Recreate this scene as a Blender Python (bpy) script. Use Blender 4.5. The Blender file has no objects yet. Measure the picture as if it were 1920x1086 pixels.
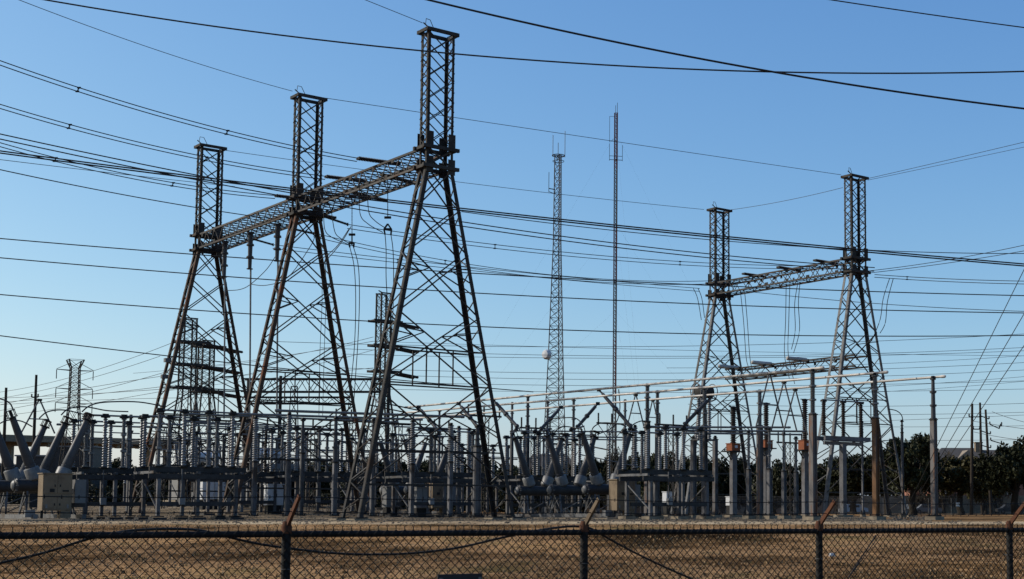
import bpy, math, random
from mathutils import Vector, Matrix
random.seed(7)
S = bpy.context.scene
C = S.collection
# ------------------------------------------------------------------ camera, sky, sun, exposure
EYE = 0.65; F = 2667.0; CX = 1340.0; PITCH = 0.081
CY = 956.0 - F*math.tan(PITCH)
cd = bpy.data.cameras.new('camera'); cam = bpy.data.objects.new('camera', cd); C.objects.link(cam)
cam.location = (0, 0, EYE); cam.rotation_euler = (math.pi/2+PITCH, 0, 0)
cd.sensor_fit = 'HORIZONTAL'; cd.sensor_width = 36; cd.lens = F/1920*36
cd.shift_x = (960-CX)/1920; cd.shift_y = (CY-543)/1920
cd.clip_start = 0.1; cd.clip_end = 6000
S.camera = cam
SUN = Vector((-0.85, 0.06, 0.53)).normalized()
SKYG = (.86, 1.14, 2.06)
w = bpy.data.worlds.new('World'); S.world = w; w.use_nodes = True
nt = w.node_tree; nt.nodes.clear()
sky = nt.nodes.new('ShaderNodeTexSky'); sky.sky_type = 'NISHITA'; sky.sun_disc = False
sky.sun_elevation = math.asin(SUN.z); sky.sun_rotation = math.atan2(SUN.x, SUN.y)
sky.air_density = 1.0; sky.dust_density = 1.0; sky.ozone_density = 4.8; sky.altitude = 0
bg = nt.nodes.new('ShaderNodeBackground'); bg.inputs['Strength'].default_value = 0.138
wo = nt.nodes.new('ShaderNodeOutputWorld')
sep = nt.nodes.new('ShaderNodeSeparateColor'); com = nt.nodes.new('ShaderNodeCombineColor'); nt.links.new(sky.outputs[0], sep.inputs[0])
for ch, gam, gain in ((0, 1.26, SKYG[0]), (1, 1.0, SKYG[1]), (2, .62, SKYG[2])):           # film-like saturation of the whole sky
    pw = nt.nodes.new('ShaderNodeMath'); pw.operation = 'POWER'; pw.inputs[1].default_value = gam
    ml = nt.nodes.new('ShaderNodeMath'); ml.operation = 'MULTIPLY'; ml.inputs[1].default_value = gain
    mn = nt.nodes.new('ShaderNodeMath'); mn.operation = 'MINIMUM'; mn.inputs[1].default_value = 12.0
    nt.links.new(sep.outputs[ch], pw.inputs[0]); nt.links.new(pw.outputs[0], ml.inputs[0]); nt.links.new(ml.outputs[0], mn.inputs[0]); nt.links.new(mn.outputs[0], com.inputs[ch])
nt.links.new(com.outputs[0], bg.inputs['Color']); nt.links.new(bg.outputs[0], wo.inputs['Surface'])
sd = bpy.data.lights.new('sun', 'SUN'); sd.energy = 5.0; sd.angle = math.radians(0.5); sd.color = (1, .93, .82)
so = bpy.data.objects.new('sun', sd); C.objects.link(so)
so.rotation_euler = SUN.to_track_quat('Z', 'Y').to_euler()
S.view_settings.view_transform = 'Standard'; S.view_settings.look = 'None'
S.view_settings.gamma = 1; S.view_settings.use_curve_mapping = False; S.view_settings.exposure = 0.0
S.render.engine = 'CYCLES'

# ------------------------------------------------------------------ helpers: photo direction -> place at a real depth
cp, sp = math.cos(PITCH), math.sin(PITCH)
def ray(px, py):
    x = (px-CX)/F; y = -(py-CY)/F
    return Vector((x, cp-y*sp, sp+y*cp))
def at(px, py, Y):
    d = ray(px, py); return Vector((0, 0, EYE)) + d*(Y/d.y)
def onz(px, py, z):
    d = ray(px, py); return Vector((0, 0, EYE)) + d*((z-EYE)/d.z)
def zat(py, Y):
    yv = -(py-CY)/F
    return EYE + Y*(yv*cp+sp)/(cp-yv*sp)
def gx(px, Y, z=0.0):
    return (px-CX)/F*(Y*cp+(z-EYE)*sp)
def sst(a, b, x): x = min(1, max(0, (x-a)/(b-a))); return x*x*(3-2*x)
def gh(x, Y):                                                       # the yard climbs gently towards its far left corner
    return 1.25*sst(90, 158, Y)*(1-sst(-.30, -.13, x/max(Y, 1))) if Y > 90 else 0.0
def gp(px, Y): x = gx(px, Y); return Vector((x, Y, gh(x, Y)))
N = Vector((.758, .652, 0)).normalized(); G = Vector((-.652, .758, 0)).normalized()
RZ = math.atan2(N.y, N.x)

ORD = 'first second third fourth fifth sixth seventh eighth ninth tenth eleventh twelfth thirteenth fourteenth fifteenth sixteenth seventeenth eighteenth nineteenth twentieth twenty-first twenty-second twenty-third twenty-fourth twenty-fifth twenty-sixth'.split()

class MB:
    def __init__(s): s.v = []; s.f = []
    def bar(s, a, b, w, h=None, up=Vector((0, 0, 1)), w2=None):
        a = Vector(a); b = Vector(b); h = h or w; d = (b-a).normalized()
        if abs(d.dot(up)) > .95: up = Vector((1, 0, 0)) if abs(d.x) < .9 else Vector((0, 1, 0))
        x = d.cross(up).normalized(); y = x.cross(d).normalized()
        n = len(s.v); k = 1 if w2 is None else w2/w
        for p, q in ((a, 1), (b, k)):
            for sx, sy in ((-1, -1), (1, -1), (1, 1), (-1, 1)):
                s.v.append(p + x*(sx*w*q/2) + y*(sy*h*q/2))
        for i in range(4):
            j = (i+1) % 4; s.f.append((n+i, n+j, n+4+j, n+4+i))
        s.f.append((n+3, n+2, n+1, n)); s.f.append((n+4, n+5, n+6, n+7)); return s
    def angle(s, a, b, w, sx, sy, t=.03):
        a = Vector(a); b = Vector(b); Y = Vector((0, 1, 0))
        s.bar(a+Vector((-sx*w/2, 0, 0)), b+Vector((-sx*w/2, 0, 0)), w, t, up=Y)
        s.bar(a+Vector((0, -sy*(w/2+t/2), 0)), b+Vector((0, -sy*(w/2+t/2), 0)), t, w, up=Y); return s
    def box(s, c, d, rz=0):
        c = Vector(c); n = len(s.v); ca, sa = math.cos(rz), math.sin(rz)
        for z in (-1, 1):
            for x, y in ((-1, -1), (1, -1), (1, 1), (-1, 1)):
                X = x*d[0]/2; Y = y*d[1]/2
                s.v.append(c+Vector((X*ca-Y*sa, X*sa+Y*ca, z*d[2]/2)))
        for i in range(4):
            j = (i+1) % 4; s.f.append((n+i, n+j, n+4+j, n+4+i))
        s.f.append((n+3, n+2, n+1, n)); s.f.append((n+4, n+5, n+6, n+7)); return s
    def tube(s, pts, r, k=6):
        pts = [Vector(p) for p in pts]; n0 = len(s.v); m = len(pts)
        for i, p in enumerate(pts):
            d = (pts[min(i+1, m-1)]-pts[max(i-1, 0)]).normalized()
            up = Vector((0, 0, 1)) if abs(d.z) < .95 else Vector((1, 0, 0))
            x = d.cross(up).normalized(); y = x.cross(d)
            rr = r[i] if isinstance(r, (list, tuple)) else r
            for j in range(k):
                a = 2*math.pi*j/k; s.v.append(p + x*(rr*math.cos(a)) + y*(rr*math.sin(a)))
        for i in range(m-1):
            for j in range(k):
                j2 = (j+1) % k
                s.f.append((n0+i*k+j, n0+i*k+j2, n0+(i+1)*k+j2, n0+(i+1)*k+j))
        s.f.append(tuple(n0+j for j in reversed(range(k)))); s.f.append(tuple(n0+(m-1)*k+j for j in range(k))); return s
    def lathe(s, prof, o=(0, 0, 0), ax=(0, 0, 1), k=12):
        o = Vector(o); ax = Vector(ax).normalized()
        up = Vector((0, 1, 0)) if abs(ax.y) < .9 else Vector((1, 0, 0))
        x = up.cross(ax).normalized(); y = ax.cross(x); n0 = len(s.v)
        for r, h in prof:
            for j in range(k):
                a = 2*math.pi*j/k; s.v.append(o + ax*h + x*(r*math.cos(a)) + y*(r*math.sin(a)))
        for i in range(len(prof)-1):
            for j in range(k):
                j2 = (j+1) % k
                s.f.append((n0+i*k+j, n0+i*k+j2, n0+(i+1)*k+j2, n0+(i+1)*k+j))
        s.f.append(tuple(n0+j for j in reversed(range(k)))); s.f.append(tuple(n0+(len(prof)-1)*k+j for j in range(k))); return s
    def ring(s, c, R, r, k=16, ax='z'):
        pts = []
        for i in range(k+1):
            a = 2*math.pi*i/k
            if ax == 'z': pts.append(Vector(c)+Vector((R*math.cos(a), R*math.sin(a), 0)))
            elif ax == 'y': pts.append(Vector(c)+Vector((R*math.cos(a), 0, R*math.sin(a))))
            else: pts.append(Vector(c)+Vector((0, R*math.cos(a), R*math.sin(a))))
        return s.tube(pts, r, 5)
    def mesh(s, name, smooth=None):
        me = bpy.data.meshes.new(name); me.from_pydata([tuple(v) for v in s.v], [], s.f)
        if smooth:
            me.polygons.foreach_set('use_smooth', [True]*len(me.polygons)); me.set_sharp_from_angle(angle=math.radians(smooth))
        me.update(); return me

def link(o, parent=None):
    C.objects.link(o)
    if parent is not None: o.parent = parent
    return o
def obj(name, mb, mat, parent=None, smooth=None, label=None):
    me = mb.mesh(name, smooth); me.materials.append(mat)
    o = link(bpy.data.objects.new(name, me), parent)
    if label: o['label'] = label
    return o
def inst(name, me, parent, loc=(0, 0, 0), scale=(1, 1, 1), rot=(0, 0, 0)):
    o = link(bpy.data.objects.new(name, me), parent); o.location = loc; o.scale = scale; o.rotation_euler = rot; return o
def tag(o, label, cat, group=None, kind=None):
    o['label'] = label; o['category'] = cat
    if group: o['group'] = group
    if kind: o['kind'] = kind
    return o
def thing(name, label, cat, loc=(0, 0, 0), rz=0.0, group=None):
    o = bpy.data.objects.new(name, None); C.objects.link(o); o.empty_display_size = .2
    o.location = loc; o.rotation_euler = (0, 0, rz); return tag(o, label, cat, group)
def wobj(name, mb, mat, label, cat, group=None, smooth=None):       # one-mesh thing; origin moved to its lowest vertex
    z0 = min(mb.v, key=lambda v: v.z).copy(); mb.v = [v-z0 for v in mb.v]
    o = obj(name, mb, mat, None, smooth); o.location = z0; return tag(o, label, cat, group)
def struct(name, mb, mat, smooth=None):
    o = obj(name, mb, mat, None, smooth); o['kind'] = 'structure'; return o

# ------------------------------------------------------------------ materials
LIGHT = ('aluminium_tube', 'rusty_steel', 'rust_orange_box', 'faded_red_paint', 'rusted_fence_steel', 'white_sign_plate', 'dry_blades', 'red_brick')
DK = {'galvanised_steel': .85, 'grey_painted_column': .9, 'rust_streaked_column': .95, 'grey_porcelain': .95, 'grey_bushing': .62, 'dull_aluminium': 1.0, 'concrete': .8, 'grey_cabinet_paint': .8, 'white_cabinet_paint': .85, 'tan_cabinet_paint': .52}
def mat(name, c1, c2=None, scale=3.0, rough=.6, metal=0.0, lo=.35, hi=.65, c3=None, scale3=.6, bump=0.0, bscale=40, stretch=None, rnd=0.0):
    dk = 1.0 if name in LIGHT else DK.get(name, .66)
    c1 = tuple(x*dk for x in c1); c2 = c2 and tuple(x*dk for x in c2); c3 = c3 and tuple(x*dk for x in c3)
    m = bpy.data.materials.new(name); m.use_nodes = True; t = m.node_tree; b = t.nodes['Principled BSDF']
    b.inputs['Roughness'].default_value = rough; b.inputs['Metallic'].default_value = metal; b.inputs['Specular IOR Level'].default_value = .5 if rough < .4 else .12
    L = t.links.new
    geo = t.nodes.new('ShaderNodeNewGeometry')
    src = geo.outputs['Position']
    if stretch:
        mp = t.nodes.new('ShaderNodeMapping'); mp.inputs['Scale'].default_value = stretch; L(src, mp.inputs['Vector']); src = mp.outputs[0]
    def noise(sc, det=5):
        n = t.nodes.new('ShaderNodeTexNoise'); n.inputs['Scale'].default_value = sc; n.inputs['Detail'].default_value = det
        n.inputs['Roughness'].default_value = .62; L(src, n.inputs['Vector']); return n.outputs['Fac']
    def ramp(f, a, bb):
        r = t.nodes.new('ShaderNodeMapRange'); r.inputs['From Min'].default_value = a; r.inputs['From Max'].default_value = bb; L(f, r.inputs['Value']); return r.outputs[0]
    def mix(f, A, B):
        x = t.nodes.new('ShaderNodeMix'); x.data_type = 'RGBA'
        if f is not None: L(f, x.inputs['Factor'])
        for k, q in ((6, A), (7, B)):
            if isinstance(q, tuple): x.inputs[k].default_value = (*q, 1)
            else: L(q, x.inputs[k])
        return x.outputs[2]
    col = c1
    if c2: col = mix(ramp(noise(scale), lo, hi), c1, c2)
    if c3: col = mix(ramp(noise(scale3, 6), .52, .66), col, c3)
    if rnd:
        oi = t.nodes.new('ShaderNodeObjectInfo'); mm = t.nodes.new('ShaderNodeMapRange')
        mm.inputs['To Min'].default_value = 1-rnd; mm.inputs['To Max'].default_value = 1+rnd; L(oi.outputs['Random'], mm.inputs['Value'])
        hs = t.nodes.new('ShaderNodeHueSaturation'); L(mm.outputs[0], hs.inputs['Value'])
        if isinstance(col, tuple): hs.inputs['Color'].default_value = (*col, 1)
        else: L(col, hs.inputs['Color'])
        col = hs.outputs[0]
    if isinstance(col, tuple): b.inputs['Base Color'].default_value = (*col, 1)
    else: L(col, b.inputs['Base Color'])
    if bump:
        bp = t.nodes.new('ShaderNodeBump'); bp.inputs['Strength'].default_value = bump; bp.inputs['Distance'].default_value = .05
        L(noise(bscale, 3), bp.inputs['Height']); L(bp.outputs[0], b.inputs['Normal'])
    return m
M = {}
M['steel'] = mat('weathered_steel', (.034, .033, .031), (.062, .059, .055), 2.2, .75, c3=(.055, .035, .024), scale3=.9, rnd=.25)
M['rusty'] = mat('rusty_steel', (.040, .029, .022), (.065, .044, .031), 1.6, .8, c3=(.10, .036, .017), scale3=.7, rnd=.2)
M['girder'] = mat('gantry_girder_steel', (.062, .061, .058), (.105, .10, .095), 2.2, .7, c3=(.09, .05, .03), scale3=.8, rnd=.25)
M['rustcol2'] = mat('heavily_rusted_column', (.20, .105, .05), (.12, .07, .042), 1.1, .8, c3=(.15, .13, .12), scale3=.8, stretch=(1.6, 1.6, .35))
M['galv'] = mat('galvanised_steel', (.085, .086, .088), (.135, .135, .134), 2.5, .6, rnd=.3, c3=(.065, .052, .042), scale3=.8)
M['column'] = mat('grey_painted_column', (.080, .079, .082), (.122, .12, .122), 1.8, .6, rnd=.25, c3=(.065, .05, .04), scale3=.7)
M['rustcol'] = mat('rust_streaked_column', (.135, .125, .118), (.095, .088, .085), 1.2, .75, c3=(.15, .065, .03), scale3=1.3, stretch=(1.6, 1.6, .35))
M['dark'] = mat('dark_hardware', (.018, .018, .018), (.035, .033, .032), 3, .55)
M['wire'] = mat('dark_conductor', (.03, .029, .028), (.045, .043, .04), 2, .6)
M['shield'] = mat('steel_strand', (.06, .06, .062), None, 2, .55)
M['porc'] = mat('grey_porcelain', (.10, .102, .106), (.145, .147, .15), 3, .35, rnd=.25)
M['porcd'] = mat('brown_porcelain', (.035, .028, .025), (.055, .045, .038), 3, .6, rnd=.2)
M['bush'] = mat('grey_bushing', (.074, .074, .078), (.098, .098, .103), 2, .42, rnd=.15)
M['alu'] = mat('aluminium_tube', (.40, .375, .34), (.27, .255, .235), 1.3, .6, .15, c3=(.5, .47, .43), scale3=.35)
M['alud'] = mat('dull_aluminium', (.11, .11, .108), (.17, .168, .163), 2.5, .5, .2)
M['conc'] = mat('concrete', (.27, .225, .165), (.18, .15, .11), 2.5, .9, bump=.3)
M['tan'] = mat('tan_cabinet_paint', (.33, .25, .165), (.28, .21, .14), 2.2, .6, c3=(.21, .155, .105), scale3=1.1)
M['grey'] = mat('grey_cabinet_paint', (.20, .20, .198), (.16, .16, .158), 2, .5, rnd=.2)
M['white'] = mat('white_cabinet_paint', (.55, .56, .57), (.48, .49, .5), 2, .5)
M['tank'] = mat('dark_grey_tank', (.04, .04, .042), (.065, .064, .065), 2, .5)
M['orange'] = mat('rust_orange_box', (.22, .07, .028), (.15, .045, .02), 3, .6)
M['mast_r'] = mat('faded_red_paint', (.09, .03, .026), (.12, .04, .034), 1, .6)
M['mast_w'] = mat('faded_white_paint', (.15, .14, .135), (.12, .11, .105), 1, .6)
M['wood'] = mat('creosote_wood', (.035, .028, .022), (.06, .048, .038), 3, .9, stretch=(4, 4, .4))
M['fence'] = mat('old_fence_steel', (.014, .015, .016), (.026, .026, .026), 4, .6)
M['mesh'] = mat('dark_chain_link', (.014, .013, .012), (.03, .025, .02), 5, .7)
M['fencerust'] = mat('rusted_fence_steel', (.06, .027, .016), (.10, .042, .023), 9, .9, c3=(.04, .022, .016), scale3=6)
M['fencetan'] = mat('bare_arm_steel', (.20, .15, .095), (.12, .085, .055), 9, .7)
M['bark'] = mat('bark', (.025, .021, .017), (.045, .038, .03), 4, .95)
M['leaf'] = mat('live_oak_leaves', (.020, .024, .010), (.042, .044, .018), .8, .6, rnd=.25)
M['leafy'] = mat('olive_leaves', (.062, .058, .018), (.09, .075, .026), .8, .6, rnd=.2)
M['twig'] = mat('bare_twigs', (.07, .055, .04), (.10, .08, .06), 1, .9)
M['roof'] = mat('grey_shingles', (.085, .08, .078), (.12, .112, .105), 3, .9, stretch=(1, 1, 6))
M['brick'] = mat('red_brick', (.17, .075, .05), (.24, .12, .085), 6, .9)
M['stucco'] = mat('beige_siding', (.32, .27, .21), (.27, .23, .18), 2, .9)
M['glass'] = mat('window_glass', (.03, .035, .04), None, 2, .1)
M['sign'] = mat('white_sign_plate', (.75, .75, .73), (.68, .68, .66), 4, .5)
M['board'] = mat('dark_board', (.03, .031, .034), (.045, .046, .05), 3, .5)

# ------------------------------------------------------------------ ground
def ground_material(name, kind):
    m = bpy.data.materials.new(name); m.use_nodes = True; t = m.node_tree; b = t.nodes['Principled BSDF']; L = t.links.new
    b.inputs['Roughness'].default_value = 1; b.inputs['Specular IOR Level'].default_value = 0
    g = t.nodes.new('ShaderNodeNewGeometry').outputs['Position']
    def noise(sc, det, st=(1, 1, 1), rough=.6):
        mp = t.nodes.new('ShaderNodeMapping'); mp.inputs['Scale'].default_value = st; L(g, mp.inputs['Vector'])
        n = t.nodes.new('ShaderNodeTexNoise'); n.inputs['Scale'].default_value = sc; n.inputs['Detail'].default_value = det
        n.inputs['Roughness'].default_value = rough; L(mp.outputs[0], n.inputs['Vector']); return n.outputs['Fac']
    def ramp(f, stops):
        r = t.nodes.new('ShaderNodeValToRGB'); L(f, r.inputs['Fac']); e = r.color_ramp.elements
        while len(e) < len(stops): e.new(.5)
        for q, (p, c) in zip(e, stops): q.position = p; q.color = (*c, 1)
        return r.outputs['Color']
    def mix(f, A, B, bt='MIX'):
        x = t.nodes.new('ShaderNodeMix'); x.data_type = 'RGBA'; x.blend_type = bt
        if isinstance(f, float): x.inputs['Factor'].default_value = f
        else: L(f, x.inputs['Factor'])
        L(A, x.inputs[6]); L(B, x.inputs[7]); return x.outputs[2]
    if kind == 'grass':
        a = ramp(noise(.22, 8, (.55, .45, 1), .68), [(.38, (.034, .023, .013)), (.46, (.125, .076, .038)), (.54, (.30, .188, .10)), (.64, (.16, .118, .055))])
        fine = ramp(noise(3.0, 6, (1, .7, 1), .75), [(.3, (.4, .38, .35)), (.5, (.9, .88, .85)), (.72, (1.5, 1.42, 1.3))])
        patch = ramp(noise(.07, 4, (.6, 1.0, 1)), [(.36, (.42, .40, .40)), (.5, (1, .97, .95)), (.64, (1.25, 1.18, 1.05))])
        col = mix(1.0, mix(1.0, a, fine, 'MULTIPLY'), patch, 'MULTIPLY'); bs, bsc = .6, 7
    else:
        a = ramp(noise(.25, 7, (1, .5, 1)), [(.35, (.065, .05, .034)), (.5, (.155, .12, .08)), (.65, (.26, .205, .14))] if kind == 'gravel'
                 else [(.35, (.22, .16, .10)), (.5, (.38, .29, .185)), (.65, (.44, .35, .23))])
        fine = ramp(noise(5.0, 5, (1, 1, 1), .8), [(.3, (.35, .35, .36)), (.5, (.9, .9, .9)), (.72, (1.5, 1.48, 1.42))])
        col = mix(.85, a, fine, 'MULTIPLY'); bs, bsc = .7, 7
    L(col, b.inputs['Base Color'])
    bp = t.nodes.new('ShaderNodeBump'); bp.inputs['Strength'].default_value = bs; bp.inputs['Distance'].default_value = .12
    L(noise(bsc, 5, (1, 1, 1), .7), bp.inputs['Height']); L(bp.outputs[0], b.inputs['Normal'])
    return m
ROWS = [(-60, -1.55), (10, -1.55), (18, -1.5), (26, -1.36), (34, -1.14), (42, -.9), (50, -.68), (58, -.46), (66, -.27), (73, -.10), (79, 0), (150, 0), (230, 0), (400, 0), (900, 0), (5000, 0)]
def gz(Y):
    for (a, za), (b, zb) in zip(ROWS, ROWS[1:]):
        if Y <= b: return za+(zb-za)*(Y-a)/(b-a)
    return 0
XS = [-4000, -900, -400, -250, -180, -150, -130]+list(range(-120, -3, 4))+[0, 30, 70, 150, 400, 4000]
YS = [Y for Y, z in ROWS if Y < 79]+[79, 84, 90, 95, 100, 105, 110, 116, 122, 128, 134, 140, 146, 152, 158, 176, 230, 300, 400, 900, 5000]
def grid(xs, ys, dz, zf):
    mb = MB(); n = len(xs)
    for Y in ys:
        for x in xs: mb.v.append(Vector((x, Y, zf(x, Y)+dz)))
    for i in range(len(ys)-1):
        for j in range(n-1): k = i*n+j; mb.f.append((k, k+1, k+n+1, k+n))
    return mb
ght = lambda x, Y: gz(Y)+(gh(x, Y) if abs(x) < 1000 else gh(-1000 if x < 0 else 1000, Y))
struct('ground', grid(XS, YS, 0, ght), ground_material('dry_grass', 'grass'), 60)
struct('gravel_yard', grid([x for x in XS if -131 < x <= 0]+[12.0], [Y for Y in YS if 79 <= Y <= 176], .012, ght), ground_material('yard_gravel', 'gravel'), 60)
struct('gravel_track', grid([-130, -60, 0, 60], [73, 79], .006, ght), ground_material('track_gravel', 'track'))
struct('service_road', grid([-20, 40, 120], [205, 214], .006, lambda x, Y: 0), ground_material('road_gravel', 'track'))
# dry tufts and stones on the field: real blades, nobody could count them
mb = MB()
for i in range(26000):
    Y = 30+44*random.random()**1.25; x = gx(random.uniform(-60, 1980), Y); z = gz(Y); h = random.uniform(.02, .06); a = random.random()*6.28; wd = random.uniform(.015, .05)
    dx, dy = math.cos(a)*wd, math.sin(a)*wd; n = len(mb.v)
    mb.v += [Vector((x-dx, Y-dy, z)), Vector((x+dx, Y+dy, z)), Vector((x+random.uniform(-.05, .05), Y+random.uniform(-.05, .05), z+h))]; mb.f.append((n, n+1, n+2))
o = obj('dry_grass', mb, mat('dry_blades', (.34, .22, .12), (.10, .07, .036), .25, .9)); o['kind'] = 'stuff'; tag(o, 'patchy short brown grass over the field behind the chain-link fence', 'grass')
mb = MB()
for i in range(420):
    Y = 33+42*random.random()**1.2; x0 = gx(random.uniform(-60, 1980), Y); sz = random.uniform(.05, .16)
    for k in range(14):
        a = random.random()*6.28; x = x0+random.gauss(0, sz*1.2); y = Y+random.gauss(0, sz*1.2); z = gz(y); n = len(mb.v); l = random.uniform(.3, .9)*sz
        mb.v += [Vector((x-.02*math.cos(a), y-.02*math.sin(a), z-.01)), Vector((x+.02*math.cos(a), y+.02*math.sin(a), z-.01)), Vector((x+l*.6*math.cos(a+1.5), y+l*.6*math.sin(a+1.5), z+l))]; mb.f.append((n, n+1, n+2))
o = obj('weed_tufts', mb, mat('weed_blades', (.10, .085, .035), (.16, .10, .05), .2, .9)); o['kind'] = 'stuff'; tag(o, 'scattered dull green and brown weed tufts in the field', 'weeds')
mb = MB()
for i in range(9000):
    Y = random.uniform(74, 150); x = random.uniform(gx(-50, Y), min(gx(1900, Y), 12+(Y-79)*.16 if Y > 79 else 1e9)); s = random.uniform(.03, .09)
    mb.lathe([(s, -.01), (s*.8, s*.5), (s*.2, s*.8)], (x, Y, gz(Y)+gh(x, Y)), (random.uniform(-.2, .2), random.uniform(-.2, .2), 1), 5)
o = obj('gravel_stones', mb, mat('pale_stone', (.24, .20, .15), (.08, .067, .053), .8, .95)); o['kind'] = 'stuff'; tag(o, 'loose pale stones scattered over the gravel yard', 'gravel')

# ------------------------------------------------------------------ lattice towers of the two gantries
def bar(name, a, b, w, m, parent, h=None, w2=None):
    return obj(name, MB().bar(a, b, w, h, w2=w2), m, parent)
def gantry_tower(label, loc, legm, steps_side):
    t = thing('lattice_tower', label, 'tower', loc, RZ, 'lattice towers of the line gantries')
    Z1, ZB, Z2 = 22.5, 23.75, 31.38
    hx = lambda z: 5.5+(.95-5.5)*min(z, Z1)/Z1
    hy = lambda z: 1.2+(.47-1.2)*min(z, Z1)/Z1
    for sx in (-1, 1):
        for sy in (-1, 1):
            l = obj('leg', MB().angle((sx*5.5, sy*1.2, .1), (sx*.95, sy*.47, Z1), .25, sx, sy, .04), legm, t)
            obj('base_plate', MB().box((sx*5.5, sy*1.2, .16), (.75, .75, .08)), M['dark'], l)
            obj('footing', MB().box((sx*5.5, sy*1.2, .03), (1.1, 1.1, .18)), M['conc'], l)
            obj('upright', MB().angle((sx*.95, sy*.47, Z1), (sx*.95, sy*.47, Z2), .17, sx, sy, .03), M['steel'], t)
            for zz in (Z1+.1, ZB+.5): obj('gusset_plate', MB().box((sx*(.95-.16), sy*(.47+.125), zz), (.5, .03, 1.0)), M['steel'], t)
    zs = [22.5, 19.9, 17.0, 13.0, 8.5, 2.2]
    for sy in (-1, 1):
        for a, b in zip(zs, zs[1:]):
            for sx in (-1, 1):
                bar('brace', (sx*hx(a), sy*(hy(a)+.03*sx), a), (-sx*hx(b), sy*(hy(b)+.03*sx), b), .078, M['steel'], t)
        for z in (8.5, 10.75, 4.3, 2.2):
            bar('strut', (-hx(z), sy*(hy(z)-.09), z), (hx(z), sy*(hy(z)-.09), z), .09, M['steel'], t)
        for sx in (-1, 1):
            bar('hanger', (sx*.95, sy*(hy(9.5)-.02), 8.5), (sx*.95, sy*(hy(9.5)-.02), 10.75), .07, M['steel'], t)
            # redundants inside the two tall panels
            for za, zb in ((13.0, 8.5), (8.5, 2.2), (17., 13.)):
                f = .27; q = za+(zb-za)*f
                A = Vector((sx*hx(za)+(-sx*hx(zb)-sx*hx(za))*f, sy*hy(q), q)); bar('short_brace', A, (sx*hx(q+ (zb-za)*.2), sy*(hy(q)), q+(zb-za)*.2), .07, M['steel'], t)
                bar('short_brace', A, (sx*hx(q-(zb-za)*.06), sy*hy(q), q-(zb-za)*.06), .07, M['steel'], t)
    for sx in (-1, 1):                                              # laced narrow sides
        z = .6; s = 1; k = 0
        n = steps_side
        for i in range(n):
            za = .6+(Z1-.6)*i/n; zb = .6+(Z1-.6)*(i+1)/n
            bar('lacing_bar', (sx*hx(za), s*hy(za), za), (sx*hx(zb), -s*hy(zb), zb), .06, M['galv'] if i % 5 == 2 else M['steel'], t); s = -s
        nn = 12
        for i in range(nn):
            za = ZB+(Z2-ZB)*i/nn; zb = ZB+(Z2-ZB)*(i+1)/nn
            bar('lacing_bar', (sx*.95, s*.47, za), (sx*.95, -s*.47, zb), .055, M['steel'], t)
            bar('lacing_bar', (sx*.97, -s*.47, za), (sx*.97, s*.47, zb), .045, M['steel'], t); s = -s
    for sy in (-1, 1):
        nn = 5
        for i in range(nn):
            za = ZB+.1+(Z2-.2-ZB)*i/nn; zb = ZB+.1+(Z2-.2-ZB)*(i+1)/nn
            for sx in (-1, 1):
                bar('brace', (sx*.95, sy*(.47+.03*sx), za), (-sx*.95, sy*(.47+.03*sx), zb), .058, M['steel'], t)
        bar('brace', (-.95, sy*.47, Z1), (.95, sy*.47, ZB), .1, M['steel'], t); bar('brace', (.95, sy*.5, Z1), (-.95, sy*.5, ZB), .1, M['steel'], t)
    for z, ext, wd in ((Z1, .35, .2), (ZB, .35, .2), (Z2, .22, .15)):
        for sy in (-1, 1): bar('ring_beam', (-.95-ext, sy*.62, z), (.95+ext, sy*.62, z), wd, M['steel'], t, .22)
        for sx in (-1, 1): bar('ring_beam', (sx*1.1, -.51, z), (sx*1.1, .51, z), wd*.9, M['steel'], t, .2)
    bar('wire_arm', (-.95, -.47, Z2+.1), (-1.25, -.3, Z2+.4), .07, M['dark'], t)
    bar('wire_arm', (.95, .47, Z2+.1), (1.35, .5, Z2+.35), .07, M['dark'], t)
    obj('bond_loop', MB().tube([(-1.1, -.3, Z2+.3), (-1.0, -.2, Z2+.75), (-.6, 0, Z2+.8), (-.2, .1, Z2+.2)], .025, 5), M['wire'], t)
    return t
T1 = gp(807, 90); T2 = T1+G*19.2; T3 = T1+G*38.4
R1 = gp(1608, 130); R2 = R1+G*19.2
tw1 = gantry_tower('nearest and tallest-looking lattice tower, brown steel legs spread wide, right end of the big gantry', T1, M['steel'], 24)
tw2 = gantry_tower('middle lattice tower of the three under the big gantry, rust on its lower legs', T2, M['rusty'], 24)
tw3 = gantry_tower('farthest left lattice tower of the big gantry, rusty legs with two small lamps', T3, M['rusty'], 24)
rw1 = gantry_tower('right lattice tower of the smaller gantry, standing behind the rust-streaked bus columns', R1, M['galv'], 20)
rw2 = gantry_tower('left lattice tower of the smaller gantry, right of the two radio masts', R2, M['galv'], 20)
for px, py in ((305, 612), (313, 640)):
    p = at(px, py, T3.y-3)
    l = tw3.matrix_world
mb = MB(); 
for z, y in ((12.9, -.2), (11.6, .4)):
    mb = MB().box((-3.2-.15, y-.6, z), (.5, .4, .32)); obj('flood_lamp', mb, M['galv'], tw3)

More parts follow.
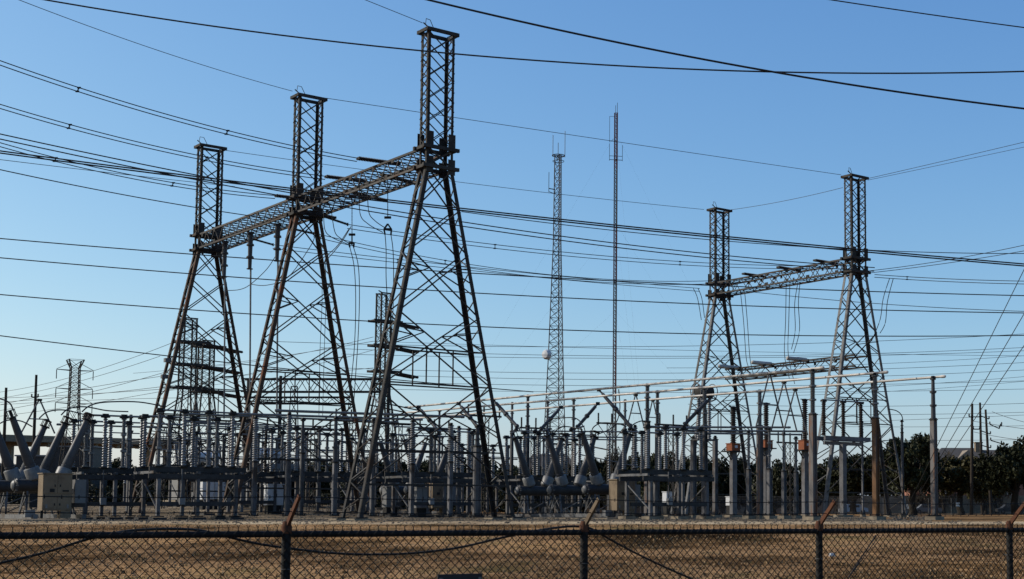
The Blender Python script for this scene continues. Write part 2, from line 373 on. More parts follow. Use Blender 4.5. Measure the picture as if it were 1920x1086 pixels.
def box_truss(name, label, A, B, W, H, npan, m, cat='beam', group=None, cw=.14, bw=.052, cross_only_top=False):
    A = Vector(A); B = Vector(B); d = B-A; L = d.length
    t = thing(name, label, cat, A, math.atan2(d.y, d.x), group)
    c = [(-W/2, 0), (W/2, 0), (W/2, H), (-W/2, H)]
    for y, z in c: bar('chord', (0, y, z), (L, y, z), cw, m, t)
    fc = [(0, 1), (1, 2), (2, 3), (3, 0)]
    if W > 1.5:
        for i in range(1, npan):
            for y, z in c:
                if random.random() < .45: obj('gusset_plate', MB().box((L*i/npan, y*1.06, z+(.13 if z < H/2 else -.13)), (random.uniform(.2, .45), .03, random.uniform(.2, .34))), M['steel'], t)
    for i in range(npan):
        x0 = L*i/npan; x1 = L*(i+1)/npan
        for q, (a, b) in enumerate(fc):
            ya, za = c[a]; yb, zb = c[b]
            if q in (0, 2):
                bar('brace', (x0, ya, za), (x1, yb, zb), bw, M['steel'], t); bar('brace', (x0, yb, zb+.03), (x1, ya, za+.03), bw, m, t)
            else:
                if i % 2: ya, za, yb, zb = yb, zb, ya, za
                bar('brace', (x0, ya, za), (x1, yb, zb), bw, m, t)
    return t
def gz_beam(P, Q, off=1.0): 
    d = (Q-P).normalized(); return P+d*.5, Q-d*.5
a, b = gz_beam(T1, T2); bm1 = box_truss('gantry_beam', 'long lattice beam between the nearest tower and the middle tower', a+Vector((0, 0, 22.55)), b+Vector((0, 0, 22.55)), 1.9, 1.15, 21, M['girder'], group='lattice gantry beams')
a, b = gz_beam(T2, T3); bm2 = box_truss('gantry_beam', 'lattice beam between the middle tower and the farthest left tower', a+Vector((0, 0, 22.55)), b+Vector((0, 0, 22.55)), 1.9, 1.15, 21, M['girder'], group='lattice gantry beams')
a, b = gz_beam(R1, R2); bm3 = box_truss('gantry_beam', 'upper lattice beam joining the two towers of the smaller gantry', a+Vector((0, 0, 22.55)), b+Vector((0, 0, 22.55)), 1.9, 1.15, 19, M['girder'], group='lattice gantry beams')
a, b = gz_beam(R1, R2); bm4 = box_truss('gantry_beam', 'lower lattice beam of the smaller gantry with pale insulators lying on top', a+Vector((0, 0, 13.9))+N*1.2, b+Vector((0, 0, 13.9))+N*1.2, 1.7, 1.0, 13, M['steel'], group='lattice gantry beams')

# ------------------------------------------------------------------ insulators (shared meshes, unit height)
def shed_mesh(name, n, r0, r1, k=10):
    p = [(r0*.9, 0)]
    for i in range(n):
        z = (i+.15)/n; p += [(r0, z), (r1, z+.28/n), (r1*.94, z+.45/n), (r0, z+.62/n)]
    p.append((r0*.9, 1)); me = MB().lathe(p, k=k).mesh(name, 50); return me
ribbed = {}
for nm, mt in (('grey', M['porc']), ('brown', M['porcd'])):
    me = shed_mesh('ribbed_insulator', 19, .62, 1.0); me.materials.append(mt); ribbed[nm] = me
st = [(.8, 0)]
for i in range(3):
    a = i/3
    st += [(1.25, a+.004), (1.25, a+.03), (.86-.1*i, a+.032), (.80-.1*i, a+.31), (1.15-.06*i, a+.313), (1.15-.06*i, a+.333)]
smooth_me = MB().lathe(st, k=12).mesh('smooth_insulator', 40); smooth_me.materials.append(M['bush'])
def fine_stack():
    p = [(.8, 0)]
    for i in range(3):
        a = i/3; p += [(1.2, a+.004), (1.2, a+.025)]
        for j in range(14):
            q = a+.03+j*.0205; p += [(.62, q), (.86, q+.008), (.62, q+.016)]
        p += [(1.2, a+.316), (1.2, a+.332)]
    return MB().lathe(p, k=10).mesh('stacked_insulator', 50)
fine_me = fine_stack(); fine_me.materials.append(M['porc'])
IM = {'rib': ribbed['grey'], 'ribb': ribbed['brown'], 'smooth': smooth_me, 'fine': fine_me}
disc_me = MB().lathe([(.25, 0)]+sum([[(.55, (i+.1)/26), (1, (i+.4)/26), (.9, (i+.6)/26), (.55, (i+.7)/26)] for i in range(26)], [])+[(.25, 1)], k=8).mesh('disc_string', 60); disc_me.materials.append(M['porcd'])

# ------------------------------------------------------------------ bus support posts
def bus_post(px, Y, ytop, ysplit, kind, wd, label, m=None, ir=.17, foot=True, group='bus support posts', cap=True, rz=RZ):
    wd *= .72; ir *= .92; m = m or M['column']; p = gp(px, Y); zt = zat(ytop, Y)-p.z; zs = zat(ysplit, Y)-p.z
    t = thing('bus_support', label, 'bus support', p, rz, group)
    c = MB()
    hw = wd/2                                                       # wide-flange column: two flanges and a web
    c.bar((-hw*.86, 0, .3), (-hw*.86, 0, zs), wd*.14, wd, up=Vector((0, 1, 0))); c.bar((hw*.86, 0, .3), (hw*.86, 0, zs), wd*.14, wd, up=Vector((0, 1, 0)))
    c.box((0, 0, (zs+.3)/2), (wd*.72, wd*.55, zs-.302))
    obj('column', c, m, t)
    b = MB().box((0, 0, .27), (wd*1.9, wd*1.9, .06))
    for sx in (-1, 1):
        for sy in (-1, 1): b.box((sx*wd*.75, sy*wd*.75, .33), (.06, .06, .16))
    obj('base_plate', b, M['dark'], t)
    if foot and px > 1180: obj('footing', MB().box((0, 0, .11), (wd*2.6, wd*2.6, .26)), M['conc'], t)
    obj('top_plate', MB().box((0, 0, zs+.03), (wd*1.25, wd*1.25, .06)), M['dark'], t)
    inst('insulator', IM[kind], t, (0, 0, zs+.06), (ir, ir, zt-zs-.12))
    if cap:
        q = MB().box((0, 0, zt-.03), (.3, .24, .06)); q.lathe([(.10, 0), (.14, .05), (.1, .14)], (0, 0, zt), k=8); obj('clamp', q, M['dark'], t)
    return t
P = bus_post
# right-hand high bus: rust-streaked square columns
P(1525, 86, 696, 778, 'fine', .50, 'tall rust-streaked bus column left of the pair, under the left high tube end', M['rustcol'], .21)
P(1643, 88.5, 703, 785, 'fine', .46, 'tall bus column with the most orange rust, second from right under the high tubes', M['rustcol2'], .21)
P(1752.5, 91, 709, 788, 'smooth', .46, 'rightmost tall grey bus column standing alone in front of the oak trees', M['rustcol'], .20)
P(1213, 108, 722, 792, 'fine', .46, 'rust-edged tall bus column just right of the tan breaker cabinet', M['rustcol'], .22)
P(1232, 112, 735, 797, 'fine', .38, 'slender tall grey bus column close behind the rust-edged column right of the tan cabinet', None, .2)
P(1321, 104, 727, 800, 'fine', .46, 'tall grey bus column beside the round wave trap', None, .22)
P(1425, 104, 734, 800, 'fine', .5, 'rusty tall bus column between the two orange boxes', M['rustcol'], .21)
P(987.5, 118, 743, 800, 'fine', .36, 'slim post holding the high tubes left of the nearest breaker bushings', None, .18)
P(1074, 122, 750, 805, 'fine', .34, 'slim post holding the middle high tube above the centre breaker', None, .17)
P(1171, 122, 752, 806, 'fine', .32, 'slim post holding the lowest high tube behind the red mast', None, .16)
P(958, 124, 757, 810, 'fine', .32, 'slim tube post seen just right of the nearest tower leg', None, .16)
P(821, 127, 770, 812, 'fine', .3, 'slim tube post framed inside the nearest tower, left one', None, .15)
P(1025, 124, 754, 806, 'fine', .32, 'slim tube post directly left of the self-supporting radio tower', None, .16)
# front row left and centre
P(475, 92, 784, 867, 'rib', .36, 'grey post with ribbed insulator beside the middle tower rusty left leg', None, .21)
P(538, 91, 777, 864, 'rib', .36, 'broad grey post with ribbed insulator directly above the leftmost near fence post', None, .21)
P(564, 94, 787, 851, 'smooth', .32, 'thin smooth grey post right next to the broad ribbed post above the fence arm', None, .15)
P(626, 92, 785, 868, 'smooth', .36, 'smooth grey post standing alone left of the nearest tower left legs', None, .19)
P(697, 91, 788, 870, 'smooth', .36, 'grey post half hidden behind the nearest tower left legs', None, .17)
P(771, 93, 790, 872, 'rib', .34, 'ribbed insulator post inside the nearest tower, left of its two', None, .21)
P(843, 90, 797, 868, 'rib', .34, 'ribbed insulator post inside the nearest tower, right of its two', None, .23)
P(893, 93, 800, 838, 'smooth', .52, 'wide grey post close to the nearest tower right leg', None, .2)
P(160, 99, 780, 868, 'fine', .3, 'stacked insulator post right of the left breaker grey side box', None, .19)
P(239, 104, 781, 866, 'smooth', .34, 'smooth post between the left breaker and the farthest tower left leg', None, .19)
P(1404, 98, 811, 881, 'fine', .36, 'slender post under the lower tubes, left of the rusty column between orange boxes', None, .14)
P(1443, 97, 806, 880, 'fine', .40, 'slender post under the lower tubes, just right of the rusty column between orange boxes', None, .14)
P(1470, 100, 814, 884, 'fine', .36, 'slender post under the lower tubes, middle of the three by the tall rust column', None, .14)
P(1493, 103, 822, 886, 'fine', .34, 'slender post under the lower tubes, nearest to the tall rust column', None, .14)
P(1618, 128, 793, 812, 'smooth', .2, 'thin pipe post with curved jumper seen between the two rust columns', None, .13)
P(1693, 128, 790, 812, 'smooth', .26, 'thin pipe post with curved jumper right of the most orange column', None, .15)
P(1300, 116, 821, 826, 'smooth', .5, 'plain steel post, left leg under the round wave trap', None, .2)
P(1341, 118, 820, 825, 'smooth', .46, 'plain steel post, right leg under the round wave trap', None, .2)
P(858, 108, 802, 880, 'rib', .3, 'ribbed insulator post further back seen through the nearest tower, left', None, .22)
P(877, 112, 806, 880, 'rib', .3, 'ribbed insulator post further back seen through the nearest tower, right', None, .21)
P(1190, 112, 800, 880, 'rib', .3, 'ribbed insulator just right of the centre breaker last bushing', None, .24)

# current transformers with an orange box
def ct(px, Y, ytop, ybox, yplat, label):
    p = gp(px, Y); t = thing('current_transformer', label, 'transformer', p, RZ, 'current transformers on posts')
    zp = zat(yplat, Y)-p.z; zb = zat(ybox, Y)-p.z; zt = zat(ytop, Y)-p.z
    c = MB().box((0, 0, zp/2+.1), (.5, .4, zp-.2)); obj('column', c, M['column'], t)
    obj('footing', MB().box((0, 0, .11), (1.1, 1.1, .24)), M['conc'], t)
    q = MB().box((0, 0, zp+.05), (1.7, 1.0, .1)); q.bar((-.7, 0, zp-.02), (-.2, 0, zp-.7), .08); q.bar((.7, 0, zp-.02), (.2, 0, zp-.7), .08); obj('platform', q, M['dark'], t)
    q = MB().box((0, 0, (zp+.1+zb)/2), (.95, .75, zb-zp-.12)); q.box((0, 0, zb), (1.05, .85, .06)); obj('tank', q, M['orange'], t)
    obj('nameplate', MB().box((0, -.39, (zp+zb)/2+.1), (.3, .02, .22)), M['white'], t)
    inst('insulator', IM['ribb'], t, (0, 0, zb+.03), (.29, .29, zt-zb-.25))
    q = MB().lathe([(.2, 0), (.26, .06), (.26, .2), (.12, .26)], (0, 0, zt-.25), k=10); q.bar((-.5, 0, zt-.05), (.5, 0, zt-.05), .08); obj('terminal', q, M['dark'], t)
    return t
ct(1375, 122, 762, 832, 848, 'post-mounted current transformer with orange box, left one beside the smaller gantry left tower')
ct(1437, 130, 755, 826, 842, 'post-mounted current transformer with orange box half hidden behind the rusty middle column')
ct(1510, 126, 748, 826, 846, 'post-mounted current transformer with orange box, against the tall rust column at right')

# ------------------------------------------------------------------ rigid bus tubes
def tube_thing(p0, p1, r, m, label, group='rigid bus tubes', name='bus_tube'):
    mb = MB(); d = (p1-p0).normalized()
    mb.tube([p0, p0.lerp(p1, .5), p1], r, 10)
    mb.lathe([(r*1.25, -.14), (r*1.25, .1), (r*.8, .16)], p0, -d, 10); mb.lathe([(r*1.2, -.1), (r*.9, .1)], p1, d, 10)
    return wobj(name, mb, m, label, 'bus tube', group, 40)
def tube_h(px0, py0, Y0, px1, py1, r, m, label):
    a = at(px0, py0, Y0); b = onz(px1, py1, a.z); return tube_thing(a, b, r, m, label), a, b
rt = []
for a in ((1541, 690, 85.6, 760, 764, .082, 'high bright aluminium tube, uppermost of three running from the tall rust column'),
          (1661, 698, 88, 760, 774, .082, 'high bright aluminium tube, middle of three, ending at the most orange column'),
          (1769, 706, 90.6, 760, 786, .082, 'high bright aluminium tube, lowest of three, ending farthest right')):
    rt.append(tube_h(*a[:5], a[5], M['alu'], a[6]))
for a in ((520, 770, 92, 868, 782, .09, 'thick dull bus tube, uppermost over the left yard, ending inside the nearest tower'),
          (440, 776, 96, 790, 787, .085, 'thick dull bus tube, second from top across the left yard'),
          (348, 776, 99, 745, 792, .075, 'dull bus tube, third from top across the left yard'),
          (348, 791, 103, 600, 800, .06, 'thin dull bus tube crossing behind the middle tower legs, upper'),
          (296, 795, 106, 560, 806, .06, 'thin dull bus tube crossing behind the middle tower legs, lower'),
          (170, 779, 100, 330, 783, .06, 'short thin bus tube from the left breaker to the farthest tower, upper'),
          (150, 789, 104, 340, 796, .06, 'short thin bus tube from the left breaker to the farthest tower, middle'),
          (110, 796, 108, 300, 802, .07, 'short thin bus tube from the left breaker to the farthest tower, lower'),
          (1210, 801, 100, 1480, 801.5, .075, 'dull lower bus tube under the A-frames, upper of three'),
          (1232, 807, 102, 1506, 809, .075, 'dull lower bus tube under the A-frames, middle of three'),
          (1270, 812, 105, 1500, 815, .07, 'dull lower bus tube under the A-frames, lowest of three'),
          (965, 808, 112, 1195, 810, .06, 'thin tube behind the centre breaker bushings, upper'),
          (985, 818, 118, 1215, 821, .06, 'thin tube behind the centre breaker bushings, middle'),
          (1050, 823, 124, 1212, 826, .06, 'thin tube behind the centre breaker bushings, lower'),
          (742, 800, 112, 905, 806, .06, 'thin tube crossing inside the nearest tower below the thick one')):
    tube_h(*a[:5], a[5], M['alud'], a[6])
# A-frames that carry the high tubes over the lower ones
def aframe(px, py, Y, half, ydrop, label):
    a = at(px, py, Y); zb = zat(ydrop, Y); wd = half*Y/F/.75
    t = thing('pipe_trestle', label, 'A-frame', (a.x, a.y, zb), RZ, 'pipe A-frames between the tubes'); h = a.z-zb
    for s in (-1, 1): obj('leg', MB().tube([(s*.06, 0, h-.06), (s*wd, 0, 0)], .055, 7), M['galv'], t)
    obj('tie', MB().tube([(-wd*.58, 0, h*.42), (wd*.58, 0, h*.42)], .045, 6), M['galv'], t)
    obj('clamp', MB().box((0, 0, h), (.3, .2, .16)), M['dark'], t)
aframe(1443, 701, 93, 26, 801, 'pipe A-frame between tubes, tallest and leftmost of the three by the tall rust column')
aframe(1470, 717, 96, 25, 809, 'pipe A-frame between tubes, middle of the three by the tall rust column')
aframe(1491, 731, 99, 24, 815, 'pipe A-frame between tubes, smallest of the three by the tall rust column')
aframe(1192, 741, 112, 15, 800, 'pipe A-frame standing over the last bushing of the centre breaker')
aframe(1224, 751, 116, 12, 806, 'pipe A-frame half hidden behind the rust-edged column right of the tan cabinet')
aframe(74, 750, 98, 22, 812, 'pipe A-frame above the left breaker bushings')
# diagonal insulated switch arms from the high tubes
def diag(px0, py0, Y0, px1, py1, Y1, label, r=.13):
    a = at(px0, py0, Y0); b = at(px1, py1, Y1); d = b-a; L = d.length; dn = d.normalized()
    t = thing('disconnect_switch', label, 'switch arm', a, 0, 'diagonal switch arms')
    pr = [(r*.4, -.1), (r*.5, 0), (r*.55, L*.1), (r, L*.11), (r*1.05, L*.45), (r*1.5, L*.455), (r*1.5, L*.5), (r*1.05, L*.505), (r*.95, L*.86), (r*1.4, L*.865), (r*1.4, L*.9), (r*.5, L*.91), (r*.4, L)]
    obj('insulator', MB().lathe(pr, (0, 0, 0), dn, 10), M['bush'], t, 40)
    obj('clamp', MB().box((0, 0, 0), (.3, .3, .24)), M['dark'], t)
    obj('corona_ball', MB().lathe([(.02, -.17), (.12, -.12), (.17, 0), (.12, .12), (.02, .17)], d-Vector((.3, 0, 0)), (0, 0, 1), 10), M['dark'], t, 60)
for a in ((1123, 731, 108, 1190, 808, 106, 'long dark diagonal switch arm leaning right down to the centre breaker last bushing'),
          (1121, 757, 112, 1078, 806, 110, 'diagonal switch arm leaning left above the centre breaker'),
          (1052, 764, 114, 1010, 809, 112, 'diagonal switch arm leaning left in front of the self-supporting radio tower'),
          (1333, 745, 103, 1278, 802, 102, 'pale diagonal switch arm below the round wave trap'),
          (785, 764, 116, 828, 815, 114, 'diagonal switch arm inside the nearest tower, left one'),
          (860, 757, 113, 905, 812, 111, 'diagonal switch arm inside the nearest tower, right one'),
          (925, 750, 111, 975, 806, 109, 'diagonal switch arm just right of the nearest tower right leg')):
    diag(*a)
# wave trap with corona rings
p = gp(1320, 113); t = thing('wave_trap', 'round dark wave trap with corona rings on twin insulators', 'wave trap', (p.x, p.y, zat(825, 113)), RZ)
z = zat(735, 113)-zat(825, 113)
obj('drum', MB().lathe([(.25, -.7), (.5, -.66), (.5, .66), (.25, .7)], (0, 0, z), (1, 0, 0), 14), M['dark'], t, 40)
for s in (-1, 1):
    obj('corona_ring', MB().ring((s*.85, 0, z), .66, .04, 20, 'x'), M['alud'], t, 60)
    inst('insulator', IM['rib'], t, (s*.55, 0, .05), (.18, .18, z-.55))
obj('platform', MB().box((0, 0, 0), (2.0, .8, .12)), M['galv'], t)

# ------------------------------------------------------------------ dead tank breakers
def bushing_parts():
    L = 3.25
    return [('collar', MB().lathe([(.33, -.1), (.44, 0), (.44, .62), (.40, .68), (.3, .7)], k=16).mesh('collar', 35), M['alud']),
            ('bushing', MB().lathe([(.28, .68), (.29, .72), (.31, .86), (.27, .88), (.30, .95), (.26, 1.9), (.20, 3.3), (.18, 3.75), (.2, 3.76), (.2, 3.84), (.08, 3.86)], k=16).mesh('bushing', 35), M['bush'])]
BP = bushing_parts()
for n_, me_, m_ in BP: me_.materials.append(m_)
mb = MB().lathe([(.33, 0), (.33, .05), (.1, .06)], (0, 0, 3.86), k=12); mb.lathe([(.05, .05), (.05, .42), (.3, .42), (.3, .46), (.05, .48)], (0, 0, 3.86), k=10)
for i in range(6): a = i*math.pi/3; mb.lathe([(.025, 0), (.025, .38)], (.26*math.cos(a), .26*math.sin(a), 3.9), k=5)
TERM = mb.mesh('terminal', 40); TERM.materials.append(M['dark'])
def breaker(px, Y, label, spacing=4.4, npole=3):
    """local x = tank axis (N), y = away (G); nearest pole at the origin"""
    t = thing('circuit_breaker', label, 'circuit breaker', gp(px, Y), RZ, 'dead tank circuit breakers')
    for k in range(npole):
        y = k*spacing; zt = 2.1
        tk = obj('tank', MB().lathe([(.3, -1.9), (.44, -1.78), (.44, -1.72), (.38, -1.7), (.38, 1.7), (.44, 1.72), (.44, 1.78), (.3, 1.9)], (0, y, zt), (1, 0, 0), 18), M['tank'], t, 35)
        e = MB().lathe([(.2, 0), (.3, .04), (.22, .12), (.1, .15)], (-1.9, y, zt), (-1, 0, 0), 12)
        for i in range(8): a = i*math.pi/4; e.box((-1.8, y+.41*math.cos(a), zt+.41*math.sin(a)), (.14, .05, .05))
        obj('end_cap', e, M['alud'], tk, 40)
        for s in (-1, 1):
            an = s*math.radians(21)
            g_ = inst('collar', BP[0][1], t, (s*.74, y, zt+.42), rot=(0, an, 0))
            b_ = inst('bushing', BP[1][1], t, (s*.74, y, zt+.42), rot=(0, an, 0))
            inst('terminal', TERM, b_)
            obj('neck', MB().lathe([(.3, .2), (.3, .5)], (s*.67, y, zt), (s*math.sin(math.radians(21)), 0, 1), 12), M['tank'], t, 40)
        for s in (-1, 1):
            for q in (-1, 1):
                bar('leg', (s*1.2, y+q*.3, 1.75), (s*1.35, y+q*.75, .35), .1, M['galv'], t)
            bar('brace', (s*1.2, y-.3, 1.6), (s*1.35, y+.75, .5), .06, M['galv'], t); bar('brace', (s*1.2, y+.3, 1.6), (s*1.35, y-.75, .5), .06, M['galv'], t)
        bar('brace', (-1.25, y-.5, .5), (1.25, y-.4, 1.65), .06, M['galv'], t)
        obj('mechanism_box', MB().box((1.55, y-.5, 1.25), (.8, .6, .9)), M['tank'], t)
    for x in (-1.35, 1.35): bar('skid', (x, -2.7, .25), (x, (npole-1)*spacing+1, .25), .22, M['galv'], t, .25)
    obj('slab', MB().box((0, (npole-1)*spacing/2-.6, .0), (4.2, (npole-1)*spacing+4.8, .13)), M['conc'], t)
    # control cabinet on the near end
    c = obj('cabinet', MB().box((-.2, -2.2, 1.68), (1.62, .95, 2.15)), M['tan'], t)
    for s in (-1, 1):
        for z, h in ((2.16, 1.1), (1.06, .82)):
            obj('door', MB().box((-.2+s*.395, -2.69, z), (.77, .03, h)), M['tan'], c)
            obj('handle', MB().box((-.2+s*.395-s*.25, -2.72, z-.1), (.05, .04, .14)), M['dark'], c)
        obj('louvre', MB().box((-.2+s*.395+s*.2, -2.715, .85), (.12, .02, .22)), M['alud'], c)
    obj('gauge_window', MB().box((-.5, -2.715, 1.78), (.26, .02, .2)), M['dark'], c)
    obj('nameplate', MB().box((.25, -2.715, 1.76), (.36, .02, .1)), M['dark'], c)
    obj('roof_cap', MB().box((-.2, -2.2, 2.78), (1.74, 1.07, .06)), M['tan'], c)
    obj('lower_box', MB().box((.3, -2.3, .38), (.55, .7, .44)), M['tan'], c)
    for x in (-.9, .5): bar('cabinet_leg', (x, -2.2, .15), (x, -2.2, .62), .14, M['dark'], t)
    s_ = obj('side_box', MB().box((1.3, -1.7, 1.75), (.62, .55, 1.4)), M['grey'], t)
    bar('conduit', (.8, -1.8, .2), (.8, -1.8, 2.3), .09, M['galv'], t)
    obj('valve_box', MB().box((-1.6, -2.3, .42), (.55, .4, .42)), M['grey'], t)
    return t
breaker(87, 86, 'nearest circuit breaker at the left edge, six slanting grey bushings and big tan cabinet')
breaker(1136, 103, 'circuit breaker at centre right, slanting grey bushings over round tanks and tan cabinet')
breaker(800, 117, 'smaller-looking circuit breaker behind the nearest tower, bushings seen through its legs', 4.2, 2)

# ------------------------------------------------------------------ disconnect switch stands
def stand(px, Y, L, label, nleg=3, D=2.6, nins=4, zb=3.2, ztop=6.7, low=True, kinds=('fine', 'rib'), lit=True, group='switch stands'):
    t = thing('switch_stand', label, 'switch stand', gp(px, Y), RZ, group)
    for r in (0, 1):
        for i in range(nleg):
            x = L*(.06+.88*i/(nleg-1)); 
            g = bar('leg', (x, r*D, .28), (x, r*D, zb-.62), .21, M['column'], t)
            obj('base_plate', MB().box((x, r*D, .24), (.6, .6, .07)), M['dark'], g)
            obj('footing', MB().box((x, r*D, .1), (.85, .85, .22 if px > 1180 else .14)), M['conc'] if px > 1180 else M['tank'], g)
        bar('beam', (-.3, r*D, zb-.45), (L+.3, r*D, zb-.45), .15, M['tank'], t, .30)
        bar('beam', (-.1, r*D+.5, zb), (L+.5, r*D+.5, zb), .14, M['tank'], t, .34)
        for i in range(nins):
            x = L*(.08+.84*i/(nins-1)); k = kinds[(i+r) % len(kinds)]; h = ztop-zb-.2-(.25 if r else 0)
            ins = inst('insulator', IM[k], t, (x, r*D+.5, zb+.2), (.155, .155, h))
            q = MB().lathe([(.1, 0), (.3, .03), (.3, .09), (.1, .12)], (x, r*D+.5, zb+.2+h), k=10); q.box((x, r*D+.5, zb+.4+h), (.35, .2, .16)); obj('terminal', q, M['dark'], t)
            obj('bearing', MB().box((x, r*D+.5, zb+.17), (.5, .5, .06)).box((x+.25, r*D+.3, zb-.3), (.22, .16, .2)), M['dark'], t)
        obj('blade', MB().tube([(L*.04, r*D+.5, ztop-(.25 if r else 0)+.16), (L*.96, r*D+.5, ztop+.16-(.25 if r else 0))], .06, 8), M['alud'], t, 40)
    for x in (0.0, L*.5, L):
        bar('cross_beam', (x, -.2, zb-.21), (x, D+.8, zb-.21), .16, M['galv'], t)
    if low:
        for r in (0, 1): bar('low_beam', (L*.06+.16, r*D-.18, 1.02), (L*.94-.16, r*D-.18, 1.02), .1, M['tank'], t, .26)
    bar('brace', (L*.06, 0, .6), (L*.06, D, 2.4), .08, M['galv'], t); bar('brace', (L*.94, D, .6), (L*.94, 0, 2.4), .08, M['galv'], t)
    bar('operating_pipe', (L*.3, -.25, .9), (L*.3, -.25, zb), .06, M['galv'], t)
    obj('operator_box', MB().box((L*.3, -.35, 1.2), (.35, .25, .45)), M['grey'], t)
    return t
stand(285, 88.5, 5.6, 'front switch stand below the farthest tower, long dark beams with ribbed posts', 3, ztop=6.75)
stand(150, 91, 4.2, 'switch stand between the left breaker and the rusty tower leg', 3, ztop=6.6)
stand(1212, 95, 5.6, 'front switch stand right of the tan breaker cabinet, pale beam on dark legs', 3, ztop=6.1, kinds=('rib', 'rib'))
stand(975, 112, 8, 'switch stand behind the centre breaker, ribbed insulators between its bushings', 4, ztop=6.6, kinds=('rib', 'rib'), nins=6)
stand(760, 104, 6.4, 'switch stand inside the nearest tower, long beams behind its legs', 3, ztop=6.3, kinds=('rib', 'fine'))
stand(545, 110, 6.8, 'switch stand between the middle tower and the nearest tower', 3, ztop=6.6, kinds=('rib', 'fine'))
stand(380, 108, 6, 'second-row switch stand behind the front one below the farthest tower', 3, ztop=6.5, kinds=('fine', 'rib'))
# tall stand behind the rust columns
t = thing('switch_stand', 'tall switch stand with brown ribbed insulators between the two rust columns', 'switch stand', gp(1572, 122), RZ, 'switch stands')
zb = zat(822, 122)
for x in (.6,): 
    bar('leg', (x, 0, .2), (x, 0, zb-.5), .45, M['column'], t); obj('footing', MB().box((x, 0, .1), (1.2, 1.2, .24)), M['conc'], t)
for y in (0, 1.0): bar('beam', (-1.6, y, zb), (4.0, y, zb), .2, M['column'], t, .36)
bar('beam', (-1.2, .5, zb-.4), (3.4, .5, zb-.4), .2, M['column'], t, .3)
for x in (-1.2, 1.2, 3.4):
    inst('insulator', IM['ribb'], t, (x, .5, zb+.2), (.22, .22, 2.9)); obj('terminal', MB().box((x, .5, zb+3.2), (.5, .3, .16)), M['dark'], t)
obj('blade', MB().tube([(-1.4, .5, zb+3.3), (3.8, .5, zb+3.3)], .06, 8), M['alud'], t, 40)

# deep rows of the yard
for r, (Y, pxs, lab) in enumerate(((127, list(range(260, 960, 78)), 'slim insulator post in the middle row behind the big gantry, %s from the left'),
                                  (145, list(range(235, 960, 66)), 'slim insulator post in the far row behind the big gantry, %s from the left'),
                                  (135, list(range(1010, 1200, 45)), 'slim insulator post standing behind the centre breaker, %s from the left'))):
    for ii, px in enumerate(pxs):
        px += random.uniform(-9, 9); yt = 956-(random.choice((5.2, 6.2, 6.6, 7.4)))*F/Y
        P(px, Y+random.uniform(-4, 4), yt, 956-2.6*F/Y, random.choice(('fine', 'rib', 'ribb', 'smooth')), random.choice((.16, .2, .26)), lab % ORD[ii], None, .15, group='insulator posts deep in the yard')
    if r < 2:
        for k in range(7):
            a = at(pxs[0]+random.uniform(0, 250), 956-random.choice((5.4, 6.4, 6.9, 7.7))*F/Y, Y+random.uniform(-5, 5)); L = random.uniform(6, 13)
            tube_thing(a, a+N*L, .06, M['alud'], 'thin grey bus tube deep behind the big gantry, '+('%s in the middle row', '%s in the far row')[r] % ORD[k], 'thin bus tubes deep in the yard')
for k, (px, Y, L) in enumerate(((330, 134, 5), (470, 130, 7), (650, 128, 7), (860, 130, 6))):
    stand(px, Y, L, ('deep-row switch stand behind the farthest tower', 'deep-row switch stand behind the middle tower', 'deep-row switch stand behind the nearest tower left legs', 'deep-row switch stand behind the nearest tower right legs')[k], 3, ztop=6.3, low=False, kinds=('rib', 'fine'))
# thin lattice supports and pipe runs that fill the yard behind the front rows
spots = [(298, 128), (352, 138), (428, 126), (497, 132), (583, 124), (655, 138), (742, 128), (812, 140), (905, 126), (1003, 134), (1063, 128), (1146, 138), (1262, 132), (1482, 140)]
for i, (px, Y) in enumerate(spots):
    p = gp(px, Y); h_ = random.uniform(6.5, 9.5); t = thing('lattice_support', 'thin lattice support column in the crowded yard, %s from the left' % ORD[i], 'support', p, RZ, 'thin lattice support columns')
    mb = MB(); q = .32; n_ = int(h_/.7)
    for j in range(n_):
        z0 = h_*j/n_; z1 = h_*(j+1)/n_; k = 1 if j % 2 else -1
        for a_, b_ in (((-q, -q), (q, -q)), ((q, -q), (q, q)), ((q, q), (-q, q)), ((-q, q), (-q, -q))):
            A_, B_ = (a_, b_) if k > 0 else (b_, a_); mb.bar((*A_, z0), (*B_, z1), .035)
    for x in (-q, q):
        for y in (-q, q): bar('leg', (x, y, 0), (x, y, h_), .06, M['steel'], t)
    o = obj('lacing', mb, M['steel'], t); o['kind'] = 'stuff'
    bar('crossarm', (-1.8, 0, h_), (1.8, 0, h_), .12, M['steel'], t, .16)
    for x in (-1.6, 0, 1.6): inst('insulator', IM['ribb'], t, (x, 0, h_+.08), (.1, .1, .9))
    for sx in (-1, 1): bar('brace', (sx*1.7, 0, h_-.05), (sx*q, 0, h_-1.6), .05, M['steel'], t)
for i in range(26):
    px = 120+i*34 if i < 24 else 1010+(i-24)*80; Y = random.uniform(104, 140); h_ = random.uniform(4.4, 8.2); a = gp(px, Y); a.z = h_; L = random.uniform(5, 11)
    d_ = N if i % 3 else G*-1
    tube_thing(a, a+d_*L+Vector((0, 0, random.choice((0, 0, 0, -1.6)))), random.choice((.035, .045, .06)), M['alud'] if i % 2 else M['dark'], 'thin pipe run in the crowded yard, %s from the left' % ORD[i], 'thin pipe runs across the yard')
